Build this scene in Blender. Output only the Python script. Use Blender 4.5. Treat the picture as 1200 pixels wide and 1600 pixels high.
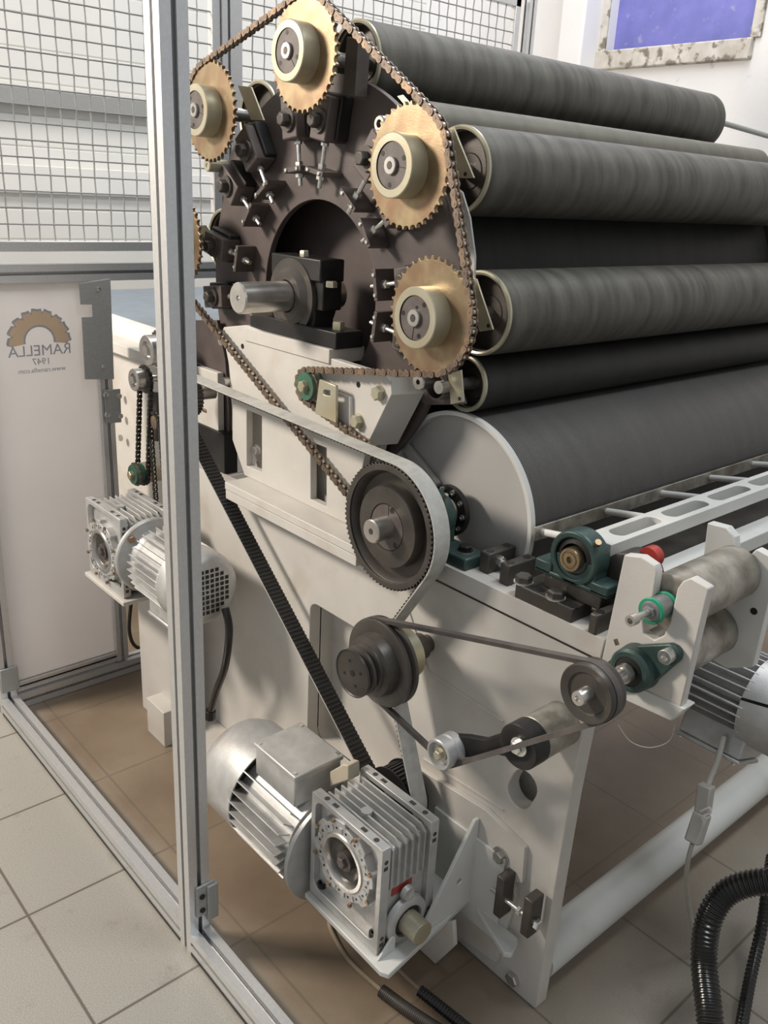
import bpy, bmesh, math, random
from mathutils import Vector, Matrix
from mathutils.geometry import delaunay_2d_cdt
random.seed(7)
PI = math.pi
for o in list(bpy.data.objects):
    bpy.data.objects.remove(o)
scn = bpy.context.scene
COL = scn.collection

# ------------------------------------------------------------------ camera, light, exposure
H = 1.47
F = 1361.85
RX = Vector((0.65752, 0.29062, -0.69515)); RY = Vector((0.75142, -0.19250, 0.63174)); RZ = Vector((0.04976, -0.93715, -0.34541))
_f = 1361.8516806
_y = Vector((1620, -415, _f)).normalized(); _zd = Vector((-197, 3700, _f)).normalized()
_zd = (_zd - _y * _y.dot(_zd)).normalized()
RY = _y; RZ = -_zd; RX = RY.cross(RZ)          # world axes written in camera coordinates
cam_d = bpy.data.cameras.new('camera'); cam = bpy.data.objects.new('camera', cam_d); COL.objects.link(cam)
cam_d.sensor_fit = 'VERTICAL'; cam_d.sensor_height = 36; cam_d.lens = 36 * _f / 1600
cam_d.clip_start = 0.02
right = Vector((RX.x, RY.x, RZ.x)); down = Vector((RX.y, RY.y, RZ.y)); fwd = Vector((RX.z, RY.z, RZ.z))
mw = Matrix.Identity(4)
for i in range(3):
    mw[i][0] = right[i]; mw[i][1] = -down[i]; mw[i][2] = -fwd[i]
mw.translation = Vector((0, 0, H))
cam.matrix_world = mw
scn.camera = cam
scn.view_settings.view_transform = 'Standard'
scn.view_settings.look = 'None'
scn.view_settings.gamma = 1
scn.view_settings.use_curve_mapping = False
scn.view_settings.exposure = 0.0

world = bpy.data.worlds.new('world'); scn.world = world; world.use_nodes = True
bg = world.node_tree.nodes['Background']; bg.inputs[0].default_value = (0.93, 0.96, 1.0, 1); bg.inputs[1].default_value = 0.40

def area(name, loc, target, sx, sy, power, col):
    d = bpy.data.lights.new(name, 'AREA'); d.shape = 'RECTANGLE'; d.size = sx; d.size_y = sy; d.energy = power; d.color = col
    o = bpy.data.objects.new(name, d); COL.objects.link(o); o.location = loc
    o.rotation_euler = (Vector(target) - Vector(loc)).to_track_quat('-Z', 'Y').to_euler()
    return o
area('ceiling_lamp_front', (-2.9, -0.9, 2.45), (-1.2, 1.1, 0.75), 0.6, 0.4, 98, (1.0, 0.90, 0.79))
area('ceiling_lamp_right', (-0.1, 1.5, 3.7), (-0.9, 1.7, 0.6), 1.4, 0.5, 46, (0.92, 0.97, 1.0))
area('ceiling_lamp_back', (-2.1, 3.0, 3.9), (-3.0, 3.0, 1.2), 2.2, 0.8, 52, (0.98, 0.98, 1.0))

def ray(px, py):
    c = Vector((px - 600, py - 800, _f))
    return Vector((RX.dot(c), RY.dot(c), RZ.dot(c)))
def atY(px, py, y):
    d = ray(px, py); t = y / d.y; return Vector((d.x * t, y, H + d.z * t))
def atX(px, py, x):
    d = ray(px, py); t = x / d.x; return Vector((x, d.y * t, H + d.z * t))
def atZ(px, py, z):
    d = ray(px, py); t = (z - H) / d.z; return Vector((d.x * t, d.y * t, z))
def XZ(pts, y):
    return [(atY(a, b, y).x, atY(a, b, y).z) for a, b in pts]

# ------------------------------------------------------------------ materials
def mat(name, c1, c2=None, rough=0.5, metal=0.0, scale=20, bump=0.0, bscale=200, detail=6, spread=(0.35, 0.65), c3=None, s3=6, t3=(0.55, 0.7), coat=0, stretch=None):
    m = bpy.data.materials.new(name); m.use_nodes = True
    nt = m.node_tree; N = nt.nodes; L = nt.links
    b = N['Principled BSDF']; b.inputs['Roughness'].default_value = rough; b.inputs['Metallic'].default_value = metal
    if coat: b.inputs['Coat Weight'].default_value = coat
    tc = N.new('ShaderNodeTexCoord'); src = tc.outputs['Object']
    if stretch:
        mp = N.new('ShaderNodeMapping'); mp.inputs['Scale'].default_value = stretch; L.new(src, mp.inputs[0]); src = mp.outputs[0]
    if c2 is None: c2 = tuple(v * 0.8 for v in c1)
    n = N.new('ShaderNodeTexNoise'); n.inputs['Scale'].default_value = scale; n.inputs['Detail'].default_value = detail
    L.new(src, n.inputs['Vector'])
    r = N.new('ShaderNodeValToRGB'); r.color_ramp.elements[0].position = spread[0]; r.color_ramp.elements[1].position = spread[1]
    r.color_ramp.elements[0].color = (*c1, 1); r.color_ramp.elements[1].color = (*c2, 1)
    L.new(n.outputs['Fac'], r.inputs[0]); out = r.outputs[0]
    if c3:
        n3 = N.new('ShaderNodeTexNoise'); n3.inputs['Scale'].default_value = s3; n3.inputs['Detail'].default_value = 8; L.new(src, n3.inputs['Vector'])
        r3 = N.new('ShaderNodeMapRange'); r3.inputs[1].default_value = t3[0]; r3.inputs[2].default_value = t3[1]
        L.new(n3.outputs['Fac'], r3.inputs[0])
        mx = N.new('ShaderNodeMix'); mx.data_type = 'RGBA'; L.new(r3.outputs[0], mx.inputs[0]); L.new(out, mx.inputs[6]); mx.inputs[7].default_value = (*c3, 1)
        out = mx.outputs[2]
    L.new(out, b.inputs['Base Color'])
    if bump:
        nb = N.new('ShaderNodeTexNoise'); nb.inputs['Scale'].default_value = bscale; nb.inputs['Detail'].default_value = 3; L.new(src, nb.inputs['Vector'])
        bp = N.new('ShaderNodeBump'); bp.inputs['Strength'].default_value = bump; bp.inputs['Distance'].default_value = 0.001
        L.new(nb.outputs['Fac'], bp.inputs['Height']); L.new(bp.outputs[0], b.inputs['Normal'])
    return m
M_ = {}
M_['cream'] = mat('grey_beige_paint', (0.60, 0.575, 0.53), (0.55, 0.525, 0.485), 0.42, 0, 9, 0.25, 260, c3=(0.45, 0.39, 0.31), s3=7, t3=(0.55, 0.85))
M_['lgrey'] = mat('light_grey_paint', (0.63, 0.63, 0.60), (0.57, 0.57, 0.54), 0.38, 0, 8, 0.15, 220, c3=(0.40, 0.38, 0.34), s3=7, t3=(0.62, 0.9))
M_['alu'] = mat('anodised_aluminium', (0.70, 0.70, 0.70), (0.65, 0.65, 0.65), 0.36, 0.7, 160, 0.1, 500)
M_['aluc'] = mat('cast_aluminium_paint', (0.56, 0.56, 0.55), (0.47, 0.47, 0.46), 0.44, 0.5, 30, 0.3, 300, c3=(0.36, 0.33, 0.28), s3=12, t3=(0.55, 0.85))
M_['steel'] = mat('machined_steel', (0.62, 0.60, 0.57), (0.48, 0.46, 0.43), 0.28, 0.9, 26, 0.08, 500)
M_['zinc'] = mat('zinc_plated_steel', (0.78, 0.78, 0.75), (0.60, 0.60, 0.55), 0.25, 0.85, 60)
M_['galv'] = mat('galvanised_sheet', (0.40, 0.40, 0.385), (0.34, 0.34, 0.33), 0.5, 0.4, 260, 0.2, 400)
M_['brass'] = mat('yellow_passivated_steel', (0.40, 0.31, 0.19), (0.27, 0.205, 0.13), 0.36, 0.85, 26, 0.1, 300, c3=(0.30, 0.19, 0.12), s3=14, t3=(0.45, 0.65))
M_['pale'] = mat('pale_olive_plated_steel', (0.50, 0.47, 0.36), (0.42, 0.39, 0.28), 0.36, 0.55, 12, 0.1, 300, c3=(0.50, 0.38, 0.22), s3=9, t3=(0.55, 0.8))
M_['black'] = mat('black_oxide_steel', (0.030, 0.028, 0.027), (0.018, 0.017, 0.017), 0.42, 0.35, 20, 0.2, 300)
M_['brown'] = mat('dark_brown_painted_steel', (0.105, 0.083, 0.076), (0.080, 0.062, 0.058), 0.48, 0.1, 12, 0.2, 300, c3=(0.045, 0.036, 0.034), s3=5, t3=(0.5, 0.75))
M_['bush'] = mat('dark_bush_face', (0.13, 0.11, 0.10), (0.09, 0.075, 0.07), 0.5, 0.2, 40, 0.2, 400)
M_['darks'] = mat('dark_phosphated_steel', (0.090, 0.080, 0.070), (0.06, 0.053, 0.047), 0.42, 0.4, 18, 0.2, 300, c3=(0.12, 0.095, 0.065), s3=8, t3=(0.55, 0.85))
M_['rust'] = mat('rusty_chain_steel', (0.20, 0.145, 0.105), (0.11, 0.085, 0.068), 0.5, 0.5, 60, 0.3, 500, c3=(0.30, 0.20, 0.12), s3=30, t3=(0.5, 0.7))
M_['dchain'] = mat('oily_black_chain_steel', (0.05, 0.045, 0.04), (0.03, 0.027, 0.024), 0.4, 0.5, 60)
M_['chrome'] = mat('bright_chain_roller', (0.7, 0.68, 0.63), (0.55, 0.5, 0.45), 0.2, 0.95, 40)
M_['rubber'] = mat('black_belt_rubber', (0.040, 0.038, 0.037), (0.028, 0.026, 0.025), 0.6, 0, 40, 0.2, 300)
M_['beltback'] = mat('grey_fabric_belt_back', (0.50, 0.49, 0.455), (0.42, 0.41, 0.375), 0.65, 0, 50, 0.4, 300, c3=(0.30, 0.28, 0.25), s3=20, t3=(0.6, 0.8))
M_['vbelt'] = mat('worn_grey_v_belt', (0.10, 0.088, 0.080), (0.07, 0.06, 0.055), 0.6, 0, 30, 0.3, 300)
M_['green'] = mat('green_hammered_casting', (0.052, 0.092, 0.082), (0.035, 0.065, 0.06), 0.4, 0.3, 30, 0.4, 200)
M_['gcap'] = mat('green_sprocket_face', (0.06, 0.17, 0.11), (0.04, 0.11, 0.075), 0.45, 0.2, 30, 0.2, 200, c3=(0.14, 0.12, 0.07), s3=25, t3=(0.5, 0.75))
M_['gplast'] = mat('bright_green_plastic', (0.02, 0.30, 0.16), (0.015, 0.22, 0.12), 0.35, 0, 20)
M_['red'] = mat('red_plastic', (0.5, 0.05, 0.04), (0.4, 0.04, 0.03), 0.4)
M_['grip'] = mat('grey_steel_bush', (0.28, 0.28, 0.28), (0.22, 0.22, 0.22), 0.35, 0.5)
M_['roughsteel'] = mat('mottled_bare_steel_tube', (0.50, 0.47, 0.41), (0.30, 0.28, 0.24), 0.40, 0.65, 30, 0.3, 120, c3=(0.20, 0.17, 0.13), s3=22, t3=(0.45, 0.72))
M_['face'] = mat('grey_drum_face_paint', (0.44, 0.43, 0.415), (0.40, 0.39, 0.375), 0.42, 0, 6, 0.1, 200)
M_['white'] = mat('white_coated_panel', (0.80, 0.78, 0.775), (0.75, 0.73, 0.725), 0.45, 0, 6)
_n = M_['white'].node_tree; _t = _n.nodes.new('ShaderNodeBsdfTranslucent'); _t.inputs[0].default_value = (0.90, 0.875, 0.865, 1)
_m = _n.nodes.new('ShaderNodeMixShader'); _m.inputs[0].default_value = 0.55
_o = [x for x in _n.nodes if x.type == 'OUTPUT_MATERIAL'][0]
_n.links.new(_n.nodes['Principled BSDF'].outputs[0], _m.inputs[1]); _n.links.new(_t.outputs[0], _m.inputs[2]); _n.links.new(_m.outputs[0], _o.inputs[0])
M_['inkg'] = mat('grey_printed_ink', (0.36, 0.36, 0.38), (0.32, 0.32, 0.34), 0.6)
M_['inko'] = mat('orange_printed_ink', (0.62, 0.44, 0.29), (0.58, 0.42, 0.28), 0.6)
M_['hose'] = mat('glossy_black_hose', (0.014, 0.013, 0.012), (0.010, 0.010, 0.009), 0.25)
M_['cable'] = mat('grey_cable_sheath', (0.42, 0.40, 0.36), (0.36, 0.34, 0.30), 0.5)
M_['bcable'] = mat('beige_cable_sheath', (0.30, 0.24, 0.17), (0.24, 0.19, 0.13), 0.5)
M_['blueb'] = mat('blue_grey_conveyor_belt', (0.23, 0.27, 0.31), (0.20, 0.24, 0.28), 0.5)
M_['shut'] = mat('cream_shutter_slat', (0.80, 0.785, 0.74), (0.75, 0.74, 0.70), 0.5, 0, 3)
M_['cap'] = mat('beige_plastic', (0.55, 0.48, 0.38), (0.5, 0.44, 0.34), 0.5)
M_['blue'] = mat('blue_painted_pane', (0.20, 0.20, 0.56), (0.15, 0.16, 0.47), 0.5, 0, 9, 0.6, 60, c3=(0.36, 0.35, 0.55), s3=24, t3=(0.62, 0.8))
M_['wall'] = mat('white_plaster', (0.84, 0.82, 0.80), (0.78, 0.76, 0.74), 0.85, 0, 3, 0.6, 60, c3=(0.42, 0.38, 0.33), s3=14, t3=(0.68, 0.80))
M_['dirty'] = mat('stained_window_stone', (0.66, 0.62, 0.56), (0.50, 0.46, 0.40), 0.85, 0, 14, 0.8, 60, c3=(0.22, 0.19, 0.15), s3=22, t3=(0.52, 0.62))
M_['redl'] = mat('red_name_plate', (0.35, 0.05, 0.04), (0.30, 0.05, 0.04), 0.5)

def wire_cloth(name, c1, c2, c3, wsc=62):
    m = bpy.data.materials.new(name); m.use_nodes = True
    nt = m.node_tree; N = nt.nodes; L = nt.links; b = N['Principled BSDF']
    b.inputs['Roughness'].default_value = 0.52; b.inputs['Metallic'].default_value = 0.35
    tc = N.new('ShaderNodeTexCoord')
    mp = N.new('ShaderNodeMapping'); mp.inputs['Scale'].default_value = (3, 15, 3); L.new(tc.outputs['Object'], mp.inputs[0])
    n = N.new('ShaderNodeTexNoise'); n.inputs['Scale'].default_value = 2.2; n.inputs['Detail'].default_value = 5; L.new(mp.outputs[0], n.inputs['Vector'])
    r = N.new('ShaderNodeValToRGB'); r.color_ramp.elements[0].position = 0.34; r.color_ramp.elements[1].position = 0.68
    r.color_ramp.elements[0].color = (*c1, 1); r.color_ramp.elements[1].color = (*c2, 1); L.new(n.outputs['Fac'], r.inputs[0])
    w = N.new('ShaderNodeTexWave'); w.bands_direction = 'Y'; w.inputs['Scale'].default_value = 62; w.inputs['Distortion'].default_value = 0.6; L.new(tc.outputs['Object'], w.inputs['Vector'])
    w.inputs['Scale'].default_value = wsc
    nf = N.new('ShaderNodeTexNoise'); nf.inputs['Scale'].default_value = 420; nf.inputs['Detail'].default_value = 2; L.new(tc.outputs['Object'], nf.inputs['Vector'])
    add = N.new('ShaderNodeMath'); add.operation = 'ADD'; L.new(w.outputs['Fac'], add.inputs[0]); L.new(nf.outputs['Fac'], add.inputs[1])
    rr = N.new('ShaderNodeMapRange'); rr.inputs[1].default_value = 0.4; rr.inputs[2].default_value = 1.6; rr.inputs[3].default_value = 0.0; rr.inputs[4].default_value = 0.55; L.new(add.outputs[0], rr.inputs[0])
    mx = N.new('ShaderNodeMix'); mx.data_type = 'RGBA'; L.new(rr.outputs[0], mx.inputs[0]); L.new(r.outputs[0], mx.inputs[6]); mx.inputs[7].default_value = (*c3, 1)
    L.new(mx.outputs[2], b.inputs['Base Color'])
    bp = N.new('ShaderNodeBump'); bp.inputs['Strength'].default_value = 0.5; bp.inputs['Distance'].default_value = 0.001
    L.new(add.outputs[0], bp.inputs['Height']); L.new(bp.outputs[0], b.inputs['Normal'])
    return m
M_['cloth'] = wire_cloth('olive_grey_card_wire', (0.050, 0.047, 0.039), (0.150, 0.143, 0.121), (0.080, 0.076, 0.065), 190)
M_['cloth2'] = wire_cloth('slate_card_wire', (0.064, 0.061, 0.060), (0.084, 0.080, 0.077), (0.125, 0.118, 0.110))
M_['clothy'] = wire_cloth('pale_olive_stripper_wire', (0.12, 0.112, 0.088), (0.17, 0.16, 0.125), (0.15, 0.14, 0.115), 190)
M_['cloth_shade'] = wire_cloth('shade_darkened_card_wire', (0.016, 0.015, 0.014), (0.03, 0.029, 0.027), (0.028, 0.027, 0.025), 190)  # card wire with the shade between the rollers put into its colour

def floor_mat():
    m = bpy.data.materials.new('ceramic_floor_tiles'); m.use_nodes = True
    nt = m.node_tree; N = nt.nodes; L = nt.links; b = N['Principled BSDF']; b.inputs['Roughness'].default_value = 0.38
    tc = N.new('ShaderNodeTexCoord')
    P = 0.3330
    mp = N.new('ShaderNodeMapping'); mp.inputs['Location'].default_value = (1.524 / P, -0.433 / P, 0); mp.inputs['Scale'].default_value = (1 / P, 1 / P, 1)
    L.new(tc.outputs['Object'], mp.inputs[0])
    sep = N.new('ShaderNodeSeparateXYZ'); L.new(mp.outputs[0], sep.inputs[0])
    def edge(o):
        fr = N.new('ShaderNodeMath'); fr.operation = 'FRACT'; L.new(o, fr.inputs[0])
        a = N.new('ShaderNodeMath'); a.operation = 'SUBTRACT'; L.new(fr.outputs[0], a.inputs[0]); a.inputs[1].default_value = 0.5
        c = N.new('ShaderNodeMath'); c.operation = 'ABSOLUTE'; L.new(a.outputs[0], c.inputs[0]); return c.outputs[0]
    mxm = N.new('ShaderNodeMath'); mxm.operation = 'MAXIMUM'; L.new(edge(sep.outputs[0]), mxm.inputs[0]); L.new(edge(sep.outputs[1]), mxm.inputs[1])
    g = N.new('ShaderNodeMapRange'); g.inputs[1].default_value = 0.489; g.inputs[2].default_value = 0.494; L.new(mxm.outputs[0], g.inputs[0])
    n1 = N.new('ShaderNodeTexNoise'); n1.inputs['Scale'].default_value = 420; n1.inputs['Detail'].default_value = 6; L.new(tc.outputs['Object'], n1.inputs['Vector'])
    r1 = N.new('ShaderNodeValToRGB'); r1.color_ramp.elements[0].position = 0.38; r1.color_ramp.elements[1].position = 0.62
    r1.color_ramp.elements[0].color = (0.265, 0.25, 0.22, 1); r1.color_ramp.elements[1].color = (0.36, 0.345, 0.305, 1); L.new(n1.outputs['Fac'], r1.inputs[0])
    # oil and dust film spread inside the guard, and small stains everywhere
    s2 = N.new('ShaderNodeSeparateXYZ'); L.new(tc.outputs['Object'], s2.inputs[0])
    nn = N.new('ShaderNodeTexNoise'); nn.inputs['Scale'].default_value = 3.5; nn.inputs['Detail'].default_value = 5; L.new(tc.outputs['Object'], nn.inputs['Vector'])
    ad = N.new('ShaderNodeMath'); ad.operation = 'MULTIPLY_ADD'; L.new(nn.outputs['Fac'], ad.inputs[0]); ad.inputs[1].default_value = 0.10; L.new(s2.outputs[1], ad.inputs[2])
    st = N.new('ShaderNodeMapRange'); st.inputs[1].default_value = 0.70; st.inputs[2].default_value = 0.80; st.inputs[4].default_value = 0.85; L.new(ad.outputs[0], st.inputs[0])
    rr = N.new('ShaderNodeMapRange'); rr.inputs[1].default_value = -0.55; rr.inputs[2].default_value = -0.85; rr.inputs[3].default_value = 0.35; rr.inputs[4].default_value = 1.0; L.new(s2.outputs[0], rr.inputs[0])
    ml = N.new('ShaderNodeMath'); ml.operation = 'MULTIPLY'; L.new(st.outputs[0], ml.inputs[0]); L.new(rr.outputs[0], ml.inputs[1])
    n2 = N.new('ShaderNodeTexNoise'); n2.inputs['Scale'].default_value = 5; n2.inputs['Detail'].default_value = 7; L.new(tc.outputs['Object'], n2.inputs['Vector'])
    r2 = N.new('ShaderNodeValToRGB'); r2.color_ramp.elements[0].position = 0.35; r2.color_ramp.elements[1].position = 0.68
    r2.color_ramp.elements[0].color = (0.235, 0.175, 0.115, 1); r2.color_ramp.elements[1].color = (0.16, 0.105, 0.062, 1); L.new(n2.outputs['Fac'], r2.inputs[0])
    m1 = N.new('ShaderNodeMix'); m1.data_type = 'RGBA'; L.new(ml.outputs[0], m1.inputs[0]); L.new(r1.outputs[0], m1.inputs[6]); L.new(r2.outputs[0], m1.inputs[7])
    n3 = N.new('ShaderNodeTexNoise'); n3.inputs['Scale'].default_value = 11; n3.inputs['Detail'].default_value = 9; n3.inputs['Roughness'].default_value = 0.7; L.new(tc.outputs['Object'], n3.inputs['Vector'])
    r3 = N.new('ShaderNodeMapRange'); r3.inputs[1].default_value = 0.57; r3.inputs[2].default_value = 0.72; r3.inputs[4].default_value = 0.5; L.new(n3.outputs['Fac'], r3.inputs[0])
    m2 = N.new('ShaderNodeMix'); m2.data_type = 'RGBA'; L.new(r3.outputs[0], m2.inputs[0]); L.new(m1.outputs[2], m2.inputs[6]); m2.inputs[7].default_value = (0.18, 0.145, 0.11, 1)
    m3 = N.new('ShaderNodeMix'); m3.data_type = 'RGBA'; gs = N.new('ShaderNodeMath'); gs.operation = 'MULTIPLY_ADD'; L.new(ml.outputs[0], gs.inputs[0]); gs.inputs[1].default_value = -0.55; gs.inputs[2].default_value = 1.0
    gm = N.new('ShaderNodeMath'); gm.operation = 'MULTIPLY'; L.new(g.outputs[0], gm.inputs[0]); L.new(gs.outputs[0], gm.inputs[1]); L.new(gm.outputs[0], m3.inputs[0]); L.new(m2.outputs[2], m3.inputs[6]); m3.inputs[7].default_value = (0.12, 0.10, 0.08, 1)
    L.new(m3.outputs[2], b.inputs['Base Color'])
    bp = N.new('ShaderNodeBump'); bp.inputs['Strength'].default_value = 0.35; bp.inputs['Distance'].default_value = 0.001; L.new(n1.outputs['Fac'], bp.inputs['Height']); L.new(bp.outputs[0], b.inputs['Normal'])
    return m
M_['floor'] = floor_mat()

# ------------------------------------------------------------------ mesh builder
def frame(axis):
    a = Vector(axis).normalized()
    t = Vector((0, 0, 1)) if abs(a.z) < 0.9 else Vector((1, 0, 0))
    u = t.cross(a).normalized(); v = a.cross(u)
    return a, u, v
class MB:
    def __init__(s): s.v = []; s.f = []
    def add(s, vs, fs):
        k = len(s.v); s.v += [Vector(p) for p in vs]; s.f += [tuple(i + k for i in f) for f in fs]; return s
    def box(s, a, b, rot=None, org=None):
        x0, y0, z0 = [min(p, q) for p, q in zip(a, b)]; x1, y1, z1 = [max(p, q) for p, q in zip(a, b)]
        vs = [Vector(p) for p in ((x0,y0,z0),(x1,y0,z0),(x1,y1,z0),(x0,y1,z0),(x0,y0,z1),(x1,y0,z1),(x1,y1,z1),(x0,y1,z1))]
        if rot is not None:
            o = Vector(org) if org is not None else sum(vs, Vector()) / 8
            vs = [o + rot @ (p - o) for p in vs]
        return s.add(vs, [(0,3,2,1),(4,5,6,7),(0,1,5,4),(1,2,6,5),(2,3,7,6),(3,0,4,7)])
    def bar(s, p0, p1, w, h, up=(0, 0, 1)):
        p0 = Vector(p0); p1 = Vector(p1); a = (p1 - p0).normalized(); u = Vector(up).cross(a).normalized(); v = a.cross(u)
        vs = [p + u * sx * w / 2 + v * sy * h / 2 for p in (p0, p1) for sx, sy in ((-1,-1),(1,-1),(1,1),(-1,1))]
        return s.add(vs, [(3,2,1,0),(4,5,6,7),(0,1,5,4),(1,2,6,5),(2,3,7,6),(3,0,4,7)])
    def lathe(s, prof, o, axis=(0, 1, 0), seg=48, phase=0.0):
        # prof: list of (distance along axis, radius)
        a, u, v = frame(axis); o = Vector(o); vs = []; fs = []; rings = []
        for t, r in prof:
            if r < 1e-6:
                rings.append([len(vs)]); vs.append(o + a * t)
            else:
                rings.append(list(range(len(vs), len(vs) + seg)))
                for k in range(seg):
                    th = 2 * PI * k / seg + phase
                    vs.append(o + a * t + (u * math.cos(th) + v * math.sin(th)) * r)
        for A, B in zip(rings, rings[1:]):
            if len(A) == 1 and len(B) == 1: continue
            for k in range(seg):
                k2 = (k + 1) % seg
                if len(A) == 1: fs.append((A[0], B[k2], B[k]))
                elif len(B) == 1: fs.append((A[k], A[k2], B[0]))
                else: fs.append((A[k], A[k2], B[k2], B[k]))
        return s.add(vs, fs)
    def cyl(s, p0, p1, r, seg=24, r2=None, phase=0.0):
        p0 = Vector(p0); p1 = Vector(p1); l = (p1 - p0).length; r2 = r if r2 is None else r2
        return s.lathe([(0, 0), (0, r), (l, r2), (l, 0)], p0, p1 - p0, seg, phase)
    def hexa(s, p0, p1, r): return s.cyl(p0, p1, r, 6, phase=random.random())
    def prism(s, loops, d0, d1, plane='XZ', fn=None):
        # loops: outer outline then holes, 2D; extruded between d0 and d1 on the third axis
        def P(q, d):
            if fn: return fn(q[0], q[1], d)
            if plane == 'XZ': return Vector((q[0], d, q[1]))
            if plane == 'YZ': return Vector((d, q[0], q[1]))
            return Vector((q[0], q[1], d))
        if not isinstance(loops[0][0], (tuple, list, Vector)): loops = [loops]
        flat = [(float(q[0]), float(q[1])) for lp in loops for q in lp]
        eds = []; k = 0
        for lp in loops:
            m = len(lp); eds += [(k + i, k + (i + 1) % m) for i in range(m)]; k += m
        cv, _e, cf, ov, _oe, _of = delaunay_2d_cdt([Vector(q) for q in flat], eds, [], 0, 1e-6, True)
        tris = []
        for f in cf:
            cx_ = sum(cv[i].x for i in f) / len(f); cz_ = sum(cv[i].y for i in f) / len(f); ins = False
            for a, b in eds:
                (xa, za), (xb, zb_) = flat[a], flat[b]
                if (za > cz_) != (zb_ > cz_) and cx_ < (xb - xa) * (cz_ - za) / (zb_ - za) + xa: ins = not ins
            if ins and all(ov[i] for i in f): tris.append(tuple(ov[i][0] for i in f))
        n = len(flat)
        vs = [P(q, d0) for q in flat] + [P(q, d1) for q in flat]
        fs = [tuple(t) for t in tris] + [tuple(i + n for i in reversed(t)) for t in tris]
        k = 0
        for lp in loops:
            m = len(lp)
            for i in range(m):
                j = (i + 1) % m; fs.append((k + i, k + j, k + j + n, k + i + n))
            k += m
        return s.add(vs, fs)
    def tube(s, pts, r, seg=8, closed=False, radii=None):
        pts = [Vector(p) for p in pts]; n = len(pts); vs = []; fs = []; ref = None
        for i, p in enumerate(pts):
            if closed: t = pts[(i + 1) % n] - pts[i - 1]
            else: t = pts[min(i + 1, n - 1)] - pts[max(i - 1, 0)]
            t.normalize()
            if ref is None:
                ref = Vector((0, 0, 1)) if abs(t.z) < 0.9 else Vector((1, 0, 0))
            u = (ref - t * ref.dot(t)).normalized(); ref = u; w = t.cross(u)
            rr = radii[i] if radii else r
            for k in range(seg):
                th = 2 * PI * k / seg; vs.append(p + (u * math.cos(th) + w * math.sin(th)) * rr)
        for i in range(n if closed else n - 1):
            a = i * seg; b = ((i + 1) % n) * seg
            for k in range(seg):
                k2 = (k + 1) % seg; fs.append((a + k, a + k2, b + k2, b + k))
        if not closed:
            fs.append(tuple(reversed(range(seg)))); fs.append(tuple(range((n - 1) * seg, n * seg)))
        return s.add(vs, fs)
    def sweep(s, path, outline, y0):
        # closed path in XZ [(x,z,nx,nz)], outline [(n offset, y offset)]
        n = len(path); m = len(outline); vs = []; fs = []
        for x, z, nx, nz in path:
            for a, b in outline: vs.append(Vector((x + nx * a, y0 + b, z + nz * a)))
        for i in range(n):
            a = i * m; b = ((i + 1) % n) * m
            for k in range(m):
                k2 = (k + 1) % m; fs.append((a + k, a + k2, b + k2, b + k))
        return s.add(vs, fs)

SPLIT = {'cover_screw', 'hex_bolt', 'bolt', 'socket_screw', 'flange_bolt', 'lid_screw', 'foot_screw', 'washer', 'dowel_ring', 'rivet', 'weld_seam', 'foot', 'support_leg', 'screw', 'tapped_hole', 'end_rib', 'slot', 'bolt_pocket'}
def obj(name, mb, m, parent=None, bevel=0.0, smooth=35, local=False):
    if name in SPLIT and parent is not None:
        n = len(mb.v); par = list(range(n))
        def find(i):
            while par[i] != i: par[i] = par[par[i]]; i = par[i]
            return i
        for f in mb.f:
            for i in f[1:]: par[find(i)] = find(f[0])
        comps = {}
        for i in range(n): comps.setdefault(find(i), []).append(i)
        groups = []
        for c in comps.values():
            cen = sum((mb.v[i] for i in c), Vector()) / len(c)
            for g in groups:
                if (g[0] - cen).length < 0.026 and name != 'cover_screw': g[1].extend(c); break
            else: groups.append((cen, list(c)))
        if len(groups) > 1:
            last = None
            for cen, ids in groups:
                idm = {v: k for k, v in enumerate(ids)}; sub = MB(); sub.v = [mb.v[i] for i in ids]
                sub.f = [tuple(idm[i] for i in f) for f in mb.f if f[0] in idm]
                last = obj_one(name, sub, m, parent, bevel, smooth, local)
            return last
    return obj_one(name, mb, m, parent, bevel, smooth, local)
def obj_one(name, mb, m, parent=None, bevel=0.0, smooth=35, local=False):
    me = bpy.data.meshes.new(name)
    org = Vector((0, 0, 0))
    if parent is not None:
        if not local:
            org = ABS[parent.name]
    elif not local:
        xs = [p.x for p in mb.v]; ys = [p.y for p in mb.v]; zs = [p.z for p in mb.v]
        org = Vector(((min(xs) + max(xs)) / 2, (min(ys) + max(ys)) / 2, min(zs)))
    me.from_pydata([p - org for p in mb.v], [], mb.f)
    me.validate()
    bm = bmesh.new(); bm.from_mesh(me); bmesh.ops.recalc_face_normals(bm, faces=bm.faces); bm.to_mesh(me); bm.free()
    if m is not None: me.materials.append(M_[m] if isinstance(m, str) else m)
    if smooth:
        for p in me.polygons: p.use_smooth = True
        me.set_sharp_from_angle(angle=math.radians(smooth))
    o = bpy.data.objects.new(name, me); COL.objects.link(o)
    if parent is not None:
        o.parent = parent; ABS[o.name] = org.copy()
    else:
        o.location = org; ABS[o.name] = org.copy()
    if bevel:
        b = o.modifiers.new('bevel', 'BEVEL'); b.width = bevel; b.segments = 2; b.limit_method = 'ANGLE'; b.angle_limit = math.radians(50)
        b.harden_normals = False
    return o
ABS = {}
def thing(name, label, cat, loc=(0, 0, 0), group=None):
    o = bpy.data.objects.new(name, None); COL.objects.link(o); o.location = loc; o.empty_display_size = 0.05
    ABS[o.name] = Vector(loc); tag(o, label, cat, group); return o
def tag(o, label, cat, group=None):
    o['label'] = label; o['category'] = cat
    if group: o['group'] = group
    return o
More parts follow.
